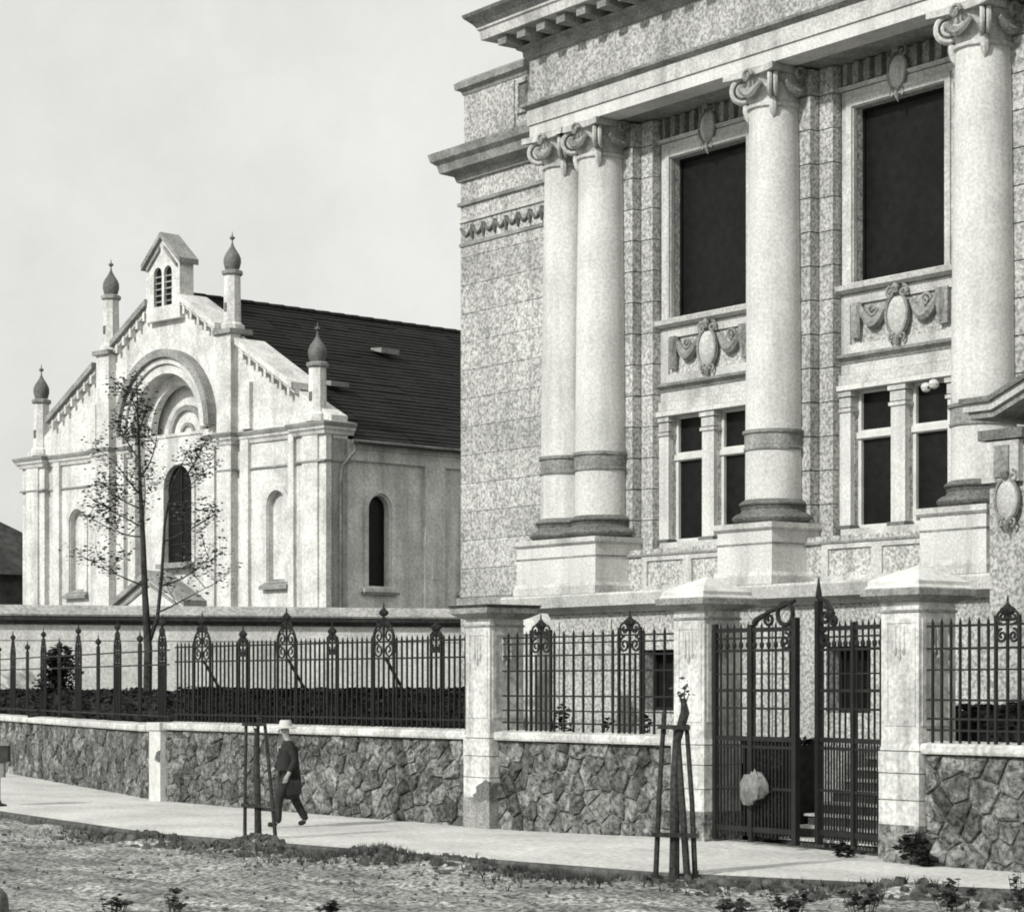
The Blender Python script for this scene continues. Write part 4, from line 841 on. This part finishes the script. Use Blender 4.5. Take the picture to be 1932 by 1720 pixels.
# weeds in the foreground
def weed(loc, label, n, h, r):
    T = thing('roadside_weed', loc, label, 'weed', 'leafy weeds at the near edge of the road', 0, world=False); b = MB(); l_ = MB()
    for k in range(n):
        a = random.uniform(0, 6.28); rr = r * random.uniform(.2, 1); top = Vector((rr * cos(a), rr * sin(a), h * random.uniform(.5, 1))); b.tube([(rr * .4 * cos(a), rr * .4 * sin(a), -.1), top], [.008, .004], 4)
        for j in range(7):
            p = top * random.uniform(.45, 1.0); l_.leaves(1, lambda: p + Vector((random.gauss(0, .03), random.gauss(0, .03), random.gauss(0, .02))), random.uniform(.04, .075))
    b.build('stems', 'leaf', T); l_.build('leaves', 'leaf', T, fix=False)
for p, lab, n, h, r in (((-24.35, 12.15, -.2), 'leafy weed at the bottom edge, left of the picture', 8, .24, .2), ((-24.05, 12.75, -.2), 'small upright weed at the bottom edge, left of the picture', 7, .30, .16),
                        ((-20.15, 17.75, -.2), 'small leafy weed at the bottom edge, leftmost of those below the gate', 9, .25, .25), ((-19.85, 18.25, -.2), 'bushy weed at the bottom edge below the gate', 14, .30, .34),
                        ((-19.35, 18.95, -.2), 'tall bushy weed at the bottom edge right of the gate', 14, .38, .3), ((-18.75, 19.75, -.2), 'leafy weed clump low in the right corner', 13, .42, .32), ((-18.25, 20.35, -.2), 'dark tall weed in the bottom right corner', 14, .5, .3), ((-22.9, 14.1, -.2), 'tiny weed at the bottom edge left of centre', 5, .2, .12)):
    weed(p, lab, n, h, r)

# ================================================================== street things
pl_ = thing('notice_post', (-44.35, 19.62, 0), 'dark box over a grey box on a thin post at the left edge', 'post box', None, R(54), world=False)
MB().tube([(0, 0, -.1), (0, 0, 1.7)], .025, 8).build('pole', 'iron', pl_); MB().lathe([(.16, -.02), (.15, .03), (.05, .06), (.03, .12)], 0, 0, 12).build('foot', 'iron', pl_)
MB().box(-.36, .20, -.14, .14, .88, 1.20).build('upper_box', 'box', pl_); MB().box(-.38, .22, -.16, .16, 1.20, 1.25).build('box_lid', 'boxg', pl_); MB().box(-.33, .11, -.10, .10, .57, .875).build('lower_box', 'boxg', pl_)
gs = MB(); gs.lathe([(.17, -.35), (.17, .0), (.15, .12), (.09, .19), (.01, .21)], 0, 0, 12); o = gs.build('guard_stone', 'dark_stone', None, smooth=True); o.location = (-25.35, 11.15, -.1); tag(o, 'dark rounded guard stone in the bottom left corner', 'stone')

# walking person
PX = thing('person', (-34.80, 20.63, .01), 'person in dark coat and pale hat walking along the rubble wall', 'person', None, R(-126 + 180 + 12), world=False)
def skin(name, verts, edges, radii, m_, root=0, lev=2):
    me = bpy.data.meshes.new(name); me.from_pydata(verts, edges, []); o = bpy.data.objects.new(name, me); COL.objects.link(o); o.parent = PX
    md = o.modifiers.new('skin', 'SKIN'); md.use_smooth_shade = True
    for i, r in enumerate(radii):
        me.skin_vertices[0].data[i].radius = (r, r) if not isinstance(r, tuple) else r; me.skin_vertices[0].data[i].use_root = (i == root)
    s_ = o.modifiers.new('sub', 'SUBSURF'); s_.levels = s_.render_levels = lev; me.materials.append(M[m_]); return o
# local frame: -x is the way the person walks, y towards the wall
V = [(0, 0, .92), (0, 0, 1.12), (-.02, 0, 1.34), (-.03, 0, 1.46), (-.05, 0, 1.53), (-.07, 0, 1.60), (-.06, 0, 1.68),      # 0-6 trunk, neck, head
     (-.02, -.10, .88), (-.20, -.10, .50), (-.20, -.10, .09), (-.34, -.11, .05),      # near leg 7-10
     (.02, .10, .88), (.10, .10, .48), (.30, .10, .13), (.22, .11, .05),               # far leg
     (-.02, -.19, 1.40), (.08, -.24, 1.13), (-.04, -.27, .90), (-.07, -.27, .83),      # near arm
     (-.02, .19, 1.40), (-.10, .24, 1.12), (-.24, .24, .94), (-.30, .24, .90)]
E_ = [(0, 1), (1, 2), (2, 3), (3, 4), (4, 5), (5, 6), (0, 7), (7, 8), (8, 9), (9, 10), (0, 11), (11, 12), (12, 13), (13, 14), (2, 15), (15, 16), (16, 17), (17, 18), (2, 19), (19, 20), (20, 21), (21, 22)]
rad = [.13, .13, .14, .07, .055, .085, .075, .09, .06, .04, .035, .09, .06, .04, .035, .06, .042, .032, .03, .06, .042, .032, .03]
for hx, base, sg in (((-.07, -.27, .83), 18, 1), ((-.30, .24, .90), 22, 1)):        # fingers and thumb
    dr = (Vector(V[base]) - Vector(V[base - 1])).normalized()
    for k in range(4):
        p1 = Vector(hx) + dr * .05 + Vector((-.03 + .02 * k, 0, 0)); p2 = p1 + dr * (.035 + .008 * (k in (1, 2))) + Vector((-.012, 0, 0)); i = len(V); V += [tuple(p1), tuple(p2)]; E_ += [(base, i), (i, i + 1)]; rad += [.009, .008]
    i = len(V); p1 = Vector(hx) + Vector((-.045, 0, .0)); V += [tuple(p1), tuple(p1 + dr * .035)]; E_ += [(base - 1, i), (i, i + 1)]; rad += [.01, .009]
skin('body', V, E_, rad, 'skin')
skin('coat', [(.02, 0, .42), (0, 0, .85), (0, 0, 1.15), (-.02, 0, 1.36), (-.03, 0, 1.45), (-.02, -.19, 1.40), (.08, -.24, 1.13), (-.03, -.27, .92), (-.02, .19, 1.40), (-.10, .24, 1.12), (-.22, .24, .96)],
     [(0, 1), (1, 2), (2, 3), (3, 4), (3, 5), (5, 6), (6, 7), (3, 8), (8, 9), (9, 10)], [(.24, .21), (.22, .20), (.20, .18), (.20, .17), .08, .085, .065, .052, .085, .065, .052], 'cloth', 2)
skin('trousers', [(0, 0, .90), (-.02, -.10, .84), (-.20, -.10, .50), (-.20, -.10, .05), (.02, .10, .84), (.10, .10, .48), (.31, .10, .09)], [(0, 1), (1, 2), (2, 3), (0, 4), (4, 5), (5, 6)], [.15, .11, .085, .065, .11, .085, .065], 'cloth')
for p, q in (((-.20, -.10, .06), (-.38, -.11, .045)), ((.30, .10, .10), (.16, .11, .045))): skin('shoe', [p, ((p[0] + q[0]) / 2, (p[1] + q[1]) / 2, .05), q], [(0, 1), (1, 2)], [.05, .05, .038], 'cloth', 0, 1)
MB().lathe([(.02, 1.80), (.09, 1.80), (.105, 1.76), (.112, 1.69), (.19, 1.66), (.195, 1.672), (.11, 1.70), (.02, 1.79)], -.06, 0, 18).build('hat', 'straw', PX, smooth=True)
MB().tube([(-.155, 0, 1.64), (-.185, 0, 1.60), (-.155, 0, 1.585)], [.012, .018, .012], 6).build('nose', 'skin', PX, smooth=True)
b = MB(); [b.lathe([(.002, 1.627), (.012, 1.634), (.012, 1.642), (.002, 1.649)], -.146, y, 6) for y in (-.035, .035)]; b.build('eyes', 'cloth', PX)
MB().tube([(-.148, -.025, 1.555), (-.155, 0, 1.553), (-.148, .025, 1.555)], .007, 5).build('mouth', 'base', PX)
b = MB(); [b.tube([(-.05, y, 1.57), (-.04, y * 1.12, 1.61), (-.05, y, 1.645)], [.01, .022, .01], 6) for y in (-.088, .088)]; b.build('ears', 'skin', PX)
MB().box(-.02, .16, -.36, -.29, .56, .80).build('satchel', 'cloth', PX)

for o in list(COL.objects):
    if '_o' in o: del o['_o']
